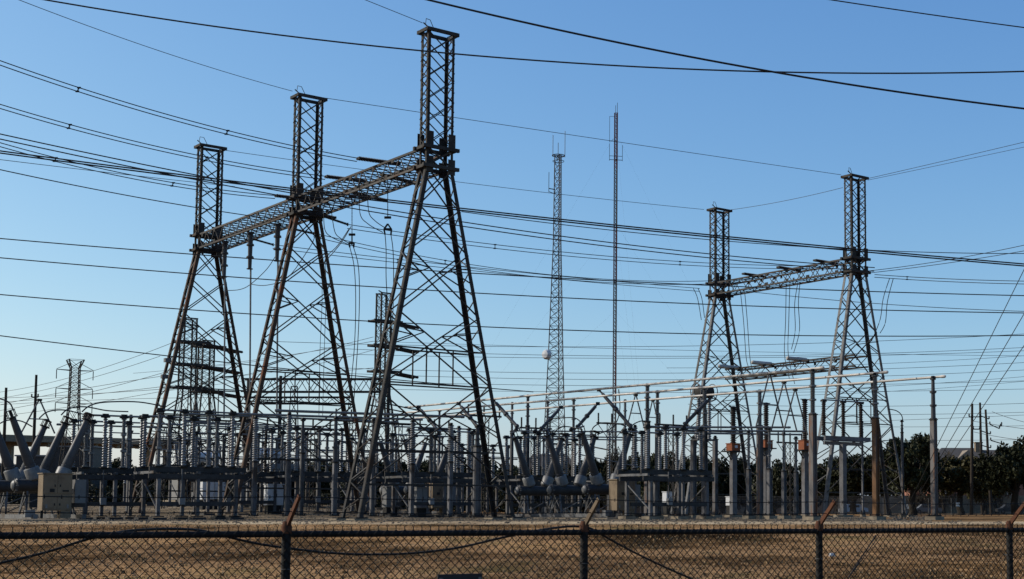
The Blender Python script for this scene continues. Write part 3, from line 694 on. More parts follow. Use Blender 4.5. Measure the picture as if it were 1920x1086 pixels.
# transformer with radiators, grey boxes
def cabinet(px, Y, wd, ht, m, label, z0=.35):
    t = thing('control_cabinet', label, 'cabinet', gp(px, Y), RZ, 'control cabinets in the yard')
    obj('body', MB().box((0, 0, z0+ht/2), (wd, .7, ht)), m, t)
    for s in (-1, 1): obj('door', MB().box((s*wd/4, -.365, z0+ht/2), (wd/2-.04, .03, ht-.1)), m, t)
    obj('handle', MB().box((.08, -.4, z0+ht*.5), (.05, .04, .2)), M['dark'], t)
    obj('roof_cap', MB().box((0, 0, z0+ht+.03), (wd+.1, .85, .06)), m, t)
    obj('stand', MB().box((0, 0, z0/2), (wd*.9, .6, z0-.004)), M['dark'], t)
for a in ((386, 125, 1.0, 1.6, M['white'], 'white twin-door cabinet, left of the pair behind the front switch stand', .9), (408, 126, 1.0, 1.6, M['white'], 'white twin-door cabinet, right of the pair behind the front switch stand', .9),
          (512, 112, 1.3, 1.6, M['white'], 'pale cabinet on legs behind the broad ribbed post', .7), (675, 118, 1.0, 1.5, M['grey'], 'pale grey cabinet between the nearest tower left legs', .7),
          (731, 108, 1.0, 1.5, M['grey'], 'light grey cabinet just right of the nearest tower left legs', .7), (786, 106, .9, 1.5, M['grey'], 'light grey cabinet at the middle of the nearest tower opening', .7),
          (1252, 150, .9, 1.3, M['white'], 'small white cabinet seen under the stand right of the tan cabinet', 1.2), (1369, 150, .6, .9, M['white'], 'small white box on a post near the left orange-box transformer', 1.1)):
    cabinet(*a[:5], a[5], a[6])
def transformer(px, Y, label):
    t = thing('power_transformer', label, 'transformer', gp(px, Y), RZ)
    obj('tank', MB().box((0, 0, 2.3), (5, 2.4, 3.6)), M['grey'], t)
    for i in range(12): obj('radiator', MB().box((-2.3+i*.42, -1.65, 2.2), (.09, .8, 2.8)), M['galv'], t)
    obj('conservator', MB().lathe([(.3, -1.6), (.55, -1.5), (.55, 1.5), (.3, 1.6)], (0.5, 0, 5.0), (1, 0, 0), 14), M['white'], t, 40)
    for x in (-.6, 1.6): bar('bracket', (x, 0, 4.1), (x, 0, 4.5), .2, M['grey'], t)
    for x in (-2, -1.2, 2.2): b = inst('bushing', IM['rib'], t, (x, .6, 4.1), (.2, .2, 2.2), (0, math.radians(-8 if x < 0 else 8), 0))
    obj('slab', MB().box((0, 0, .2), (6, 3.6, .5)), M['conc'], t)
transformer(500, 138, 'large grey transformer with pale cylindrical conservator behind the middle tower')
transformer(370, 150, 'large grey transformer far back between the farthest tower legs')

# ------------------------------------------------------------------ conductors
def span(A, B, sag, n=28):
    return [A.lerp(B, i/n)-Vector((0, 0, 4*sag*(i/n)*(1-i/n))) for i in range(n+1)]
def span_px(p0, Y0, pm, p1, Y1, n=32):
    """hanging curve from p0 to p1 (photo positions at real depths) sagging through pm"""
    A = at(*p0, Y0); B = at(*p1, Y1)
    best = None
    if pm is None: return span(A, B, 0, n)
    d = ray(*pm); D = B-A                                           # where the sight line meets the vertical plane of the span
    den = d.x*D.y-d.y*D.x; s = (A.x*D.y-A.y*D.x)/den; q = Vector((0, 0, EYE))+d*s
    u = (q.x-A.x)/D.x if abs(D.x) > abs(D.y) else (q.y-A.y)/D.y
    sag = (A.z+D.z*u-q.z)/(4*u*(1-u)); return span(A, B, sag, n)
def wire(p0, Y0, pm, p1, Y1, r, label, m=None, group='single overhead wires'):
    return wobj('power_line', MB().tube(span_px(p0, Y0, pm, p1, Y1), r, 5), m or M['wire'], label, 'wire', group, 80)
def bundle(p0, Y0, pm, p1, Y1, r, label, off=Vector((.10, 0, .22)), spacers=(.25, .65)):
    pts = span_px(p0, Y0, pm, p1, Y1); o0 = pts[0].copy()
    t = thing('twin_conductor', label, 'wire', o0, 0, 'twin overhead conductors')
    obj('conductor', MB().tube([p-o0 for p in pts], r, 5), M['wire'], t, 80)
    obj('conductor', MB().tube([p-o0-off for p in pts], r, 5), M['wire'], t, 80)
    for s in spacers:
        i = int(s*(len(pts)-1)); p = pts[i]-o0; obj('spacer', MB().bar(p, p-off, r*1.6).box(p, (.2, .09, .09)).box(p-off, (.2, .09, .09)), M['dark'], t)
    return pts
YL = 60
wire((40, -8), 62, (785, 95), (1990, 132), 62, .038, 'heavy overhead wire crossing the top of the nearest tower, rising again at right')
wire((770, -8), 55, (1300, 108), (1990, 212), 58, .045, 'heaviest overhead wire slanting from top centre down to the right edge')
wire((1520, -6), 60, (1740, 27), (1990, 61), 62, .028, 'overhead wire across the top right corner')
wire((10, -10), 80, (300, 96), (548, 171), T2.y-.5, .022, 'thin shield wire from the top left corner to the middle tower top', M['shield'])
wire((610, 184), T2.y, (1130, 262), (1577, 328), R1.y, .024, 'thin shield wire from the middle tower top to the right tower of the smaller gantry', M['shield'])
wire((660, -10), 84, (735, 20), (792, 43), 90, .022, 'thin shield wire running up from the nearest tower top to the top edge', M['shield'])
wire((415, 281), T3.y, (880, 344), (1320, 393), R2.y, .024, 'thin shield wire from the farthest tower top to the left tower of the smaller gantry', M['shield'])
wire((1627, 335), R1.y, (1770, 302), (1990, 250), 120, .024, 'thin shield wire from the smaller gantry right tower to the right edge, upper', M['shield'])
wire((1627, 338), R1.y, (1770, 308), (1990, 261), 122, .02, 'thin shield wire from the smaller gantry right tower to the right edge, lower', M['shield'])
wire((1367, 394), R2.y, (1470, 377), (1580, 352), R1.y, .024, 'thin shield wire sloping between the two tower tops of the smaller gantry', M['shield'])
# dead ends on the gantry beam
E1 = bundle((-60, 92), 78, (300, 211), (672, 297), 94, .032, 'highest twin conductor from the left edge, ending on the beam by the nearest tower')
E2 = bundle((-60, 177), 82, (200, 252), (612, 331), 99, .032, 'twin conductor, second from top at the left edge, ending right of the middle tower')
E3 = bundle((-60, 250), 86, (240, 327), (518, 367), 104, .032, 'twin conductor at the left edge ending left of the middle tower')
wire((-60, 292), 92, (240, 328), (440, 350), 112, .022, 'thin wire below the lowest twin conductor at left')
bundle((-60, 275), 66, (660, 367), (1990, 501), 70, .036, 'long twin conductor crossing the whole picture in front of the middle tower', off=Vector((.02, 0, .10)), spacers=())
bundle((-60, 238), 68, (545, 362), (1640, 502), 92, .032, 'long twin conductor crossing the longest one at the middle tower, running to the smaller gantry', off=Vector((.05, 0, .24)), spacers=())
wire((-60, 305), 88, (360, 388), (520, 412), 108, .036, 'single wire sloping from left edge to the far gantry beam')
wire((-60, 442), 84, (640, 497), (1990, 556), 90, .034, 'single wire crossing at mid height, starting well below the gantry beam')
wire((-60, 478), 85, (640, 534), (1990, 588), 92, .034, 'second single wire crossing at mid height')
wire((-60, 547), 86, (760, 606), (1990, 628), 94, .034, 'single wire crossing behind the small distant tower')
wire((-60, 622), 88, (310, 667), (1000, 735), 100, .034, 'lowest single wire from the left edge passing the farthest tower')
# from the gantry to the right one
bundle((652, 421), 104, (1000, 467), (1560, 499), 137, .03, 'upper twin conductor from the strings below the beam to the smaller gantry', off=Vector((.02, 0, .3)))
bundle((588, 437), 110, (1000, 512), (1420, 522), 140, .03, 'twin conductor from the middle tower to the smaller gantry, middle', off=Vector((.02, 0, .3)))
bundle((512, 459), 115, (900, 503), (1312, 541), 143, .03, 'twin conductor from the far beam to the smaller gantry left tower', off=Vector((.02, 0, .3)))
wire((865, 397), 80, (1300, 447), (1990, 475), 96, .026, 'thin wire behind the long twin conductor on the right half')
bundle((1640, 515), 131, (1800, 524), (1990, 528), 120, .032, 'twin conductor leaving the smaller gantry right tower to the right edge', off=Vector((.02, 0, .25)), spacers=(.2,))
wire((1630, 508), 131, (1780, 487), (1990, 444), 118, .03, 'wire rising from the smaller gantry right tower to the right edge, upper')
wire((1630, 512), 131, (1780, 493), (1990, 458), 118, .03, 'wire rising from the smaller gantry right tower to the right edge, lower')
wire((1405, 547), 140, (1600, 566), (1990, 586), 125, .03, 'wire sloping from the smaller gantry beam down to the right edge')
far = [((-40, 960-300), (700, 652), (1990, 640)), ((500, 640), (1200, 650), (1990, 622)), ((600, 652), (1200, 668), (1990, 648)), ((640, 664), (1200, 672), (1990, 655)), ((640, 690), (1200, 700), (1990, 676)),
       ((640, 700), (1300, 712), (1990, 690)), ((700, 716), (1300, 724), (1990, 712)), ((720, 730), (1300, 736), (1990, 728)), ((1290, 758), (1600, 762), (1990, 754)), ((1290, 775), (1600, 778), (1990, 771)),
       ((700, 640), (1200, 655), (1990, 668)), ((1250, 690), (1600, 684), (1990, 662)), ((1350, 735), (1650, 725), (1990, 700)), ((1350, 744), (1650, 735), (1990, 708))]
for i, (a, b, c) in enumerate(far[1:]):
    wire(a, 200+i*6, b, c, 215+i*5, .035, 'thin distant wire behind the radio masts and smaller gantry, %s of thirteen from the top' % ORD[sorted(range(13), key=lambda q: far[1:][q][1][1]).index(i)], group='distant wires at right')
lf = [((-40, 776), (200, 728), (330, 692)), ((-40, 768), (150, 730), (300, 706)), ((-40, 757), (150, 742), (330, 722)), ((-40, 748), (180, 738), (330, 728)), ((-40, 785), (200, 752), (520, 690)), ((-40, 740), (160, 700), (330, 640)), ((-40, 752), (160, 712), (300, 668)),
      ((-40, 762), (250, 748), (560, 745)), ((250, 700), (500, 672), (700, 640)), ((330, 690), (560, 664), (700, 632)), ((400, 706), (560, 690), (705, 655)), ((300, 735), (520, 708), (700, 690))]
for i, (a, b, c) in enumerate(lf):
    wire(a, 190+i*6, b, c, 165, .03, 'thin distant wire running to the dark towers, %s of twelve from the top' % ORD[sorted(range(12), key=lambda q: (lf[q][1][1], q)).index(i)], group='distant wires at left')
for i in range(3):
    q = ((1690, 972), (1696, 974), (1702, 975))[i]; e = ((1990, 405), (1985, 520), (1980, 588))[i]
    wobj('guy_wire', MB().tube([at(q[0], 973, 96), at(e[0]-60 if i else 1945, (e[1]+60) if i else 455, 70)], .022, 5), M['shield'], ('steep guy wire at the right edge, leftmost of three', 'steep guy wire at the right edge, middle of three', 'steep guy wire at the right edge, rightmost of three')[i], 'guy wire', 'guy wires')

# dead-end strings on the beams (each hangs from the beam, so a thing of its own)
def string(A, B, label, r=.13, double=True):
    A = Vector(A); B = Vector(B); d = B-A; t = thing('insulator_string', label, 'insulator', A, 0, 'insulator strings on the gantries')
    q = d.to_track_quat('Z', 'Y').to_euler(); side = d.cross(Vector((0, 0, 1))).normalized()*.28 if abs(d.normalized().z) < .9 else Vector((.28, 0, 0))
    for s in ((-.5, .5) if double else (0,)):
        inst('disc_stack', disc_me, t, side*s, (r*.72, r*.72, d.length), q)
    for p in (Vector((0, 0, 0)), d): obj('yoke', MB().bar(p-side*.8, p+side*.8, .1, .16), M['dark'], t)
    return t
zbm = 22.55
for i, (e, nm) in enumerate(((E1, 'by the nearest tower'), (E2, 'right of the middle tower'), (E3, 'left of the middle tower'))):
    B_ = e[-1]; string(B_, B_+N*3.0+Vector((0, 0, .1)), 'dark double insulator string lying over the beam '+nm, .17)
for i, (px, py, px2, py2, Y, nm) in enumerate(((604, 405, 652, 421, 103.5, 'pointing right just below the middle of the beam'), (552, 430, 588, 438, 109, 'pointing right behind the middle tower upper legs'), (466, 446, 512, 459, 114, 'pointing right below the far beam'))):
    string(at(px, py, Y-.5), at(px2, py2, Y), 'pale double insulator string '+nm, .11)
for i, (e, nm) in enumerate(((E1, 'by the nearest tower'), (E2, 'right of the middle tower'), (E3, 'left of the middle tower'))):
    B_ = e[-1]; Q_ = B_+N*2.3+G*1.1+Vector((0, 0, -.55)); string(Q_, Q_+N*2.9+Vector((0, 0, -.25)), 'dark double insulator string leaving under the beam '+nm, .17)
RU = R1+Vector((0, 0, 23.9)); RL = R1+N*1.2+Vector((0, 0, 15.1))
for q, nm in ((3.5, 'nearest the right tower'), (8.5, 'in the middle'), (13.5, 'nearest the left tower')):
    a = RU+G*q-N*1.8; string(a, a+N*2.8, 'dark double insulator string across the upper beam of the smaller gantry, '+nm, .16)
    a = RL+G*(q+4.5)-N*2.4; t_ = thing('insulator_string', 'pale horizontal insulator on the lower beam of the smaller gantry, '+nm, 'insulator', a, RZ, 'insulator strings on the gantries')
    obj('disc_stack', MB().lathe([(.1, 0), (.2, .1), (.2, 2.6), (.1, 2.7)], (0, 0, 0), (1, 0, 0), 10), M['alu'], t_, 40)
    obj('yoke', MB().box((2.8, 0, -.1), (.2, .3, .4)), M['dark'], t_)
# hanging strings with yokes and jumper pairs
def hang(px, y0, y1, Y, label):
    a = at(px, y0, Y); b = at(px, y1, Y); s = string(a, b, label, .055, False)
    obj('corona_ring', MB().ring(b-a, .22, .03, 12), M['dark'], s)
hang(727, 335, 408, 96, 'thin hanging insulator string nearest the nearest tower')
hang(660, 370, 440, 100, 'thin hanging insulator string midway between nearest and middle towers')
wobj('jumper_yoke', MB().bar(at(720, 430, 96), at(734, 430, 96), .14).bar(at(720, 430, 96), at(722, 440, 96), .1).bar(at(734, 430, 96), at(733, 440, 96), .1).bar(at(720, 430, 96), at(727, 420, 96), .1).bar(at(734, 430, 96), at(727, 420, 96), .1), M['dark'], 'forked jumper clamp under the hanging string by the nearest tower', 'clamp', 'jumper clamps')
wobj('jumper_yoke', MB().bar(at(654, 456, 100), at(664, 456, 100), .14).bar(at(654, 456, 100), at(656, 464, 100), .1).bar(at(664, 456, 100), at(663, 464, 100), .1).bar(at(660, 441, 100), at(660, 456, 100), .08), M['dark'], 'forked jumper clamp under the hanging string midway between the towers', 'clamp', 'jumper clamps')
def smooth_pts(pts, n=6):
    out = []
    P4 = [pts[0]]+pts+[pts[-1]]
    for i in range(1, len(P4)-2):
        for k in range(n):
            u = k/n; a, b, c, d = P4[i-1:i+3]
            out.append(.5*((2*b)+(c-a)*u+(2*a-5*b+4*c-d)*u*u+(3*b-a-3*c+d)*u**3))
    out.append(pts[-1]); return out
def jumper(label, pts, r=.03, group='slack jumper wires', m=None):
    return wobj('jumper_wire', MB().tube(smooth_pts([at(*q) for q in pts]), r, 5), m or M['wire'], label, 'jumper wire', group, 80)
jumper('looping jumper from the beam to the forked clamp by the nearest tower, left strand', [(674, 345, 95), (675, 400, 95.5), (690, 420, 96), (718, 436, 96)])
jumper('looping jumper from the beam to the forked clamp by the nearest tower, right strand', [(690, 340, 95), (691, 395, 95.5), (704, 415, 96), (730, 432, 96)])
jumper('looping jumper from the beam to the midway clamp, left strand', [(607, 395, 100), (609, 430, 100), (622, 445, 100), (652, 458, 100)])
jumper('looping jumper from the beam to the midway clamp, right strand', [(622, 400, 100), (628, 435, 100), (640, 448, 100), (662, 460, 100)])
jumper('long jumper dropping from the forked clamp by the nearest tower, left strand', [(722, 440, 96), (724, 470, 96), (724, 520, 96), (727, 600, 97), (720, 700, 98), (705, 780, 99)])
jumper('long jumper dropping from the forked clamp by the nearest tower, right strand', [(733, 440, 96), (737, 470, 96), (738, 520, 96), (736, 600, 97), (728, 700, 98), (712, 780, 99)])
jumper('long jumper dropping from the midway clamp, left strand', [(656, 464, 100), (664, 500, 100), (667, 560, 100), (665, 640, 101), (660, 700, 102), (652, 775, 103)])
jumper('long jumper dropping from the midway clamp, right strand', [(663, 464, 100), (672, 500, 100), (674, 560, 100), (671, 640, 101), (667, 700, 102), (662, 775, 103)])
jumper('jumper swinging from the midway string down to the middle tower, upper strand', [(658, 425, 100), (640, 455, 101), (615, 485, 102)])
jumper('jumper swinging from the midway string down to the middle tower, lower strand', [(654, 430, 100), (630, 464, 101), (600, 488, 102)])
jumper('slack jumper between the hanging tubes under the far beam', [(425, 545, 113), (450, 543, 112.5), (470, 533, 112), (500, 505, 111), (518, 478, 110)])
jumper('slack jumper behind the middle tower legs', [(470, 533, 112), (500, 535, 111), (540, 520, 110), (580, 465, 109), (590, 445, 108)])
jumper('long jumper dropping behind the middle tower right leg, left strand', [(602, 470, 108), (604, 560, 108), (600, 660, 108), (598, 780, 109)], .022)
jumper('long jumper dropping behind the middle tower right leg, right strand', [(610, 470, 108), (611, 560, 108), (608, 660, 108), (605, 780, 109)], .022)
for lab, pts in (('jumper pair at the smaller gantry left tower, left strand', [(1300, 541, 142), (1308, 560, 142), (1315, 600, 142)]), ('jumper pair at the smaller gantry left tower, right strand', [(1309, 541, 142), (1316, 560, 142), (1321, 596, 142)]),
                 ('jumper below the smaller gantry beam nearest its left tower, left strand', [(1388, 545, 140), (1394, 600, 140), (1399, 670, 139), (1404, 690, 138)]), ('jumper below the smaller gantry beam nearest its left tower, right strand', [(1396, 545, 140), (1401, 600, 140), (1406, 670, 139), (1412, 700, 138)]),
                 ('straight jumper below the middle of the smaller gantry beam, left strand', [(1474, 532, 136), (1473, 600, 136), (1471, 665, 135), (1480, 710, 134)]), ('straight jumper below the middle of the smaller gantry beam, right strand', [(1481, 532, 136), (1479, 600, 136), (1478, 665, 135), (1490, 720, 134)]),
                 ('bowed jumper below the smaller gantry beam, left strand', [(1496, 530, 135), (1490, 570, 135), (1491, 620, 135), (1484, 655, 134)]), ('bowed jumper below the smaller gantry beam, right strand', [(1500, 530, 135), (1497, 570, 135), (1499, 620, 135), (1488, 662, 134)]),
                 ('jumper hanging right of the smaller gantry right tower, left strand', [(1668, 522, 129), (1656, 560, 129), (1650, 600, 129), (1634, 640, 129)]), ('jumper hanging right of the smaller gantry right tower, right strand', [(1675, 522, 129), (1664, 565, 129), (1660, 605, 129), (1650, 625, 129)])):
    jumper(lab, pts, .035)
# tubes dropping from the far beam on tapered insulators
for px, y0, y1, y2, Y, nm in ((422, 452, 520, 785, 116, 'left'), (470, 436, 505, 785, 112, 'middle'), (521, 420, 490, 785, 108.5, 'right')):
    a = at(px, y0, Y); b = at(px, y1, Y); c = at(px-2, y2, Y+.5)
    t = thing('drop_insulator', 'hanging stacked insulator with long drop pipe under the far beam, '+nm+' of three', 'insulator', a, 0, 'drop pipes under the far beam')
    inst('insulator', IM['smooth'], t, (0, 0, 0), (.24, .24, (b-a).length), (math.pi, 0, 0))
    obj('pipe', MB().tube([b-a, c-a], .07, 7), M['alud'], t)
# arched jumpers between bushings and switches at left
for lab, pts in (('arched conductor from the left breaker nearest bushing toward the switch stand', [(154, 772, 87), (170, 760, 88), (200, 754, 90), (260, 754, 94), (310, 763, 97)]),
                 ('arched conductor from the left breaker second bushing to the switch stand', [(115, 778, 88), (130, 766, 89), (160, 763, 91), (200, 770, 95), (240, 772, 98)]),
                 ('arched conductor from the left breaker third bushing', [(74, 784, 91), (90, 772, 92), (120, 769, 94), (160, 778, 99)]),
                 ('arched conductor leaving the left edge above the left breaker, upper', [(25, 770, 86), (18, 756, 86), (0, 748, 86), (-30, 745, 86)]),
                 ('arched conductor curling over the left breaker from behind', [(0, 794, 92), (15, 788, 93), (40, 790, 95), (60, 800, 97)]),
                 ('arched conductor from the centre breaker last bushing to the rust-edged column', [(1178, 806, 103), (1186, 797, 104), (1200, 790, 106), (1214, 790, 107)]),
                 ('arched conductor between the centre breaker bushings', [(1109, 810, 105), (1114, 800, 105), (1130, 793, 105), (1160, 795, 104), (1174, 800, 103)]),
                 ('arched conductor left of the centre breaker middle bushing', [(1040, 812, 108), (1048, 803, 108), (1064, 800, 107), (1092, 806, 105)]),
                 ('arched conductor high over the centre breaker', [(1094, 800, 106), (1085, 788, 108), (1070, 783, 110), (1030, 786, 113)]),
                 ('arched conductor on the thin pipe post right of the most orange column', [(1693, 790, 128), (1690, 778, 128), (1680, 770, 128), (1664, 767, 128)]),
                 ('arched conductor on the thin pipe post between the rust columns', [(1618, 793, 128), (1612, 784, 128), (1600, 780, 128), (1578, 782, 128)]),
                 ('looping cable beside the lower part of the red mast', [(1160, 730, 115), (1162, 770, 115), (1150, 800, 114), (1120, 815, 112)])):
    jumper(lab, pts, .045, 'arched conductors at the equipment')

# ------------------------------------------------------------------ distant lattice structures
def lattice(mb, hb, ht, z0, z1, n, bw, k=4, x0=0, y0=0, legw=None):
    cor = [(math.cos(2*math.pi*(i+.5)/k)*1.414, math.sin(2*math.pi*(i+.5)/k)*1.414) for i in range(k)]
    pt = lambda i, u: Vector((x0+cor[i % k][0]*(hb+(ht-hb)*u), y0+cor[i % k][1]*(hb+(ht-hb)*u), z0+(z1-z0)*u))
    for j in range(n):
        a = j/n; b = (j+1)/n
        for i in range(k):
            mb.bar(pt(i, a), pt(i+1, b), bw); mb.bar(pt(i+1, a), pt(i, b), bw); mb.bar(pt(i, b), pt(i+1, b), bw*.9)
    return [MB().bar(pt(i, 0), pt(i, 1), legw or bw*1.7) for i in range(k)]
def lattice_thing(name, label, px, Y, segs, m, rz, bw, k=4, group=None, legw=None):
    t = thing(name, label, 'tower', (gx(px, Y), Y, 0), rz, group)
    for hb, ht, z0, z1, n, mm in segs:
        mb = MB(); legs = lattice(mb, hb, ht, z0, z1, n, bw, k, legw=legw)
        for l in legs: obj('leg', l, mm or m, t)
        o = obj('lacing', mb, mm or m, t); o['kind'] = 'stuff'
    return t
# self-supporting radio tower
Y = 220; h1 = zat(292, Y)
t = lattice_thing('radio_tower', 'slender grey self-supporting radio tower with a white dish, left of the red mast', 1041, Y, [(1.75, .95, 0, 24, 16, None), (.95, .5, 24, h1*.75, 14, None), (.5, .42, h1*.75, h1, 12, None)], M['galv'], .4, .055, 3, legw=.13)
for x, y, hh in ((-.9, 0, 3.2), (.1, .5, 2.2), (1.0, -.2, 4.0)):
    obj('antenna', MB().tube([(x, y, h1-.2), (x, y, h1+hh)], .05, 5), M['galv'], t)
obj('top_platform', MB().ring((0, 0, h1), 1.0, .07, 10).bar((-1, 0, h1), (1, 0, h1), .1).bar((0, -1, h1), (0, 1, h1), .1).ring((0, 0, h1-.9), .9, .05, 10), M['dark'], t)
zz = zat(356, Y); obj('side_bracket', MB().bar((-.5, 0, zz), (-1.6, -.3, zz), .12).bar((-.5, 0, zz-.7), (-1.6, -.3, zz-.5), .08).bar((-1.6, -.3, zz-.6), (-1.6, -.3, zz+2.6), .07), M['dark'], t)
zz = zat(667, Y); obj('dish', MB().lathe([(.05, .4), (.6, .3), (.78, 0), (.78, -.4), (.3, -.5)], (-2.0, -1.0, zz), (-.8, -.5, 0), 14), M['white'], t, 40)
obj('dish_mount', MB().bar((-1.7, -.8, zz), (-1.0, 0, zz), .15), M['dark'], t)
# guyed mast
Y = 290; h = zat(212, Y)
t = thing('guyed_mast', 'tall thin guyed mast banded in faded red and white', 'mast', gp(1151.5, Y), .2)
nb = 7
for i in range(nb):
    z0 = h*i/nb; z1 = h*(i+1)/nb; mb = MB(); legs = lattice(mb, .26, .26, z0, z1, 15, .06, 3, legw=.19)
    mm = M['mast_r'] if i % 2 == 0 else M['mast_w']
    for l in legs: obj('leg', l, mm, t)
    o = obj('lacing', mb, mm, t); o['kind'] = 'stuff'
zz = zat(300, Y); obj('antenna_ring', MB().bar((-1.4, 0, zz), (1.3, 0, zz), .1).bar((-1.4, 0, zz+.8), (1.3, 0, zz+.8), .08).bar((-1.4, 0, zz-.2), (-1.4, 0, zz+3.4), .08).bar((1.3, 0, zz-.2), (1.3, 0, zz+3.2), .08).bar((0, -1, zz), (0, 1, zz), .1), M['dark'], t)
zz = zat(265, Y); obj('side_antenna', MB().bar((-1.4, 0, zz), (0, 0, zz), .12).bar((-1.4, 0, zz-.3), (-1.4, 0, zz+5.2), .07).bar((-1.4, 0, zz+5.2), (0, 0, zz+5.2), .06).bar((-1.0, 0, zz), (-.2, 0, zz+.8), .06), M['dark'], t)
for x, hh in ((-.15, 1.6), (.2, 2.2)): obj('antenna', MB().tube([(x, 0, h-.1), (x, 0, h+hh)], .05, 5), M['dark'], t)
for a in (.5, 2.6, 4.7):
    for q in (.95, .72, .5, .28):
        obj('guy_wire', MB().tube([(0, 0, h*q), (math.cos(a)*h*.62, math.sin(a)*h*.62, .1)], .006, 4), M['shield'], t)
# transmission pylon far left
Y = 300; t = lattice_thing('transmission_pylon', 'small distant transmission pylon with three pairs of arms above the left breaker', 131, Y, [(3.0, 1.0, 0, zat(765, Y), 5, None), (1.0, .85, zat(765, Y), zat(690, Y), 8, None), (.85, 1.5, zat(690, Y), zat(675, Y), 1, None)], M['steel'], .6, .08, legw=.2)
for y in (695, 730, 757):
    z = zat(y, Y)
    for s in (-1, 1):
        mb = MB().bar((s*.9, -.8, z), (s*3.6, 0, z+.1), .12).bar((s*.9, .8, z), (s*3.6, 0, z+.1), .12).bar((s*.9, 0, z+1.6), (s*3.6, 0, z+.2), .1); obj('arm', mb, M['steel'], t)
        obj('insulator', MB().tube([(s*3.6, 0, z), (s*3.6, 0, z-1.9)], .09, 5), M['dark'], t)
    
# dark line towers behind the gantry
def line_tower(px, Y, ytop, ys, wd, label, hb=2.3, lean=True):
    zt = zat(ytop, Y); zk = zat(740, Y)
    t = lattice_thing('line_tower', label, px, Y, [(hb, wd, 0, zk, 5, None), (wd, wd*.95, zk, zt, 10, None)], M['steel'], RZ, .045, 4, 'dark line towers behind the big gantry', .16)
    for y in ys:
        z = zat(y, Y); mb = MB()
        for q in (-1, 1): mb.bar((-wd-.9, q*wd*1.2, z), (wd+1.4, q*wd*1.2, z), .16, .26)
        for x in (-wd-.8, -wd, wd, wd+1.3): mb.bar((x, -wd*1.2, z), (x, wd*1.2, z), .14)
        obj('platform', mb, M['steel'], t)
        for q in (-1, 1):
            obj('insulator', MB().lathe([(.05, 0), (.16, .1), (.16, 2.4), (.05, 2.5)], (wd+1.2, q*wd*.8, z-.15), (1, 0, -.12), 7), M['porcd'], t, 40)
    obj('top_frame', MB().bar((-wd*1.1, -wd, zt), (wd*1.1, -wd, zt), .14).bar((-wd*1.1, wd, zt), (wd*1.1, wd, zt), .14).bar((-wd*1.6, -wd, zt+.2), (-wd*.8, -wd, zt), .1), M['steel'], t)
line_tower(343, 168, 598, (642, 684, 727), .75, 'dark line tower seen through the farthest tower, left and taller of two')
line_tower(378, 176, 640, (650, 690, 735), .75, 'dark line tower seen through the farthest tower, right and shorter of two')
line_tower(712, 160, 551, (603, 649, 697), .62, 'dark line tower beside the nearest tower left legs')
lattice_thing('line_tower', 'pale slim lattice tower far behind the middle tower', 546, 230, [(1.2, .5, 0, zat(725, 230), 9, None)], M['steel'], .3, .08, 4)
# low lattice gantry
A = at(455, 735, 150); B = at(724, 735, 150); B.z = A.z
box_truss('low_gantry_beam', 'long low lattice beam far behind the middle tower', A, B, 1.2, 1.35, 18, M['steel'], group='lattice gantry beams', cw=.14, bw=.06)
A = at(455, 757, 158); B = at(660, 757, 158); B.z = A.z
box_truss('low_gantry_beam', 'lower and farther lattice beam behind the middle tower', A, B, 1.0, .7, 14, M['steel'], group='lattice gantry beams', cw=.14, bw=.06)
for px, yt, nm in ((459, 710, 'left'), (520, 705, 'middle'), (724, 708, 'right')):
    p = gp(px, 150); wobj('gantry_post', MB().tube([p, Vector((p.x, p.y, zat(yt, 150)))], [.24, .16], 8), M['steel'], 'dark pole supporting the long low lattice beam, '+nm+' one', 'pole', 'poles of the low gantry')

# wooden poles
def utility_pole(px, Y, ytop, label, arms=(), lean=0):
    p = gp(px, Y); p.z = 0; h = zat(ytop, Y); t = thing('utility_pole', label, 'utility pole', p, 0, 'wooden utility poles')
    obj('pole', MB().tube([(0, 0, -.1), (lean/2, 0, h/2), (lean, 0, h)], [.24, .2, .15], 8), M['wood'], t, 50)
    for y, x0, x1, up in arms:
        z = zat(y, Y); k = Y/F; l = lean*z/h
        obj('crossarm', MB().bar((l+x0*k, -.16, z), (l+x1*k, -.16, z+up*k), .13), M['wood'], t)
        for x in (x0, x1):
            obj('insulator', MB().lathe([(.05, 0), (.12, .08), (.07, .2), (.12, .28), (.03, .4)], (l+x*k, -.16, z+(up*k if x == x1 else 0)+.02), k=7), M['porcd'], t, 40)
utility_pole(1821.5, 182, 757, 'dark wooden utility pole with short double arm, nearest of three at right', ((782, -6, 14, 0), (805, 2, 14, 0)), .3)
utility_pole(1842, 205, 755, 'dark wooden utility pole, middle of three at right', ((780, 0, 16, -6), (808, 0, 18, -6), (835, 0, 18, -5)), -.1)
utility_pole(1859, 200, 768, 'dark wooden utility pole leaning left, rightmost of three', ((796, 6, 24, -8), (800, 26, 28, 3), (826, 6, 26, -6)), -.6)
utility_pole(58, 175, 703, 'dark wooden pole rising above the left breaker', ((745, -6, 6, 0),))
utility_pole(2, 170, 727, 'dark pole at the extreme left edge', ())
for a, b, c, l in (((1826, 790), (1890, 800), (1990, 812), 'slack wire from the nearest wooden pole to the right edge, upper'), ((1826, 810), (1890, 822), (1990, 830), 'slack wire from the nearest wooden pole to the right edge, lower'), ((1860, 772), (1900, 786), (1990, 802), 'wire from the leaning wooden pole top to the right edge')):
    wire(a, 185, b, c, 175, .03, l, group='wires on the wooden poles')
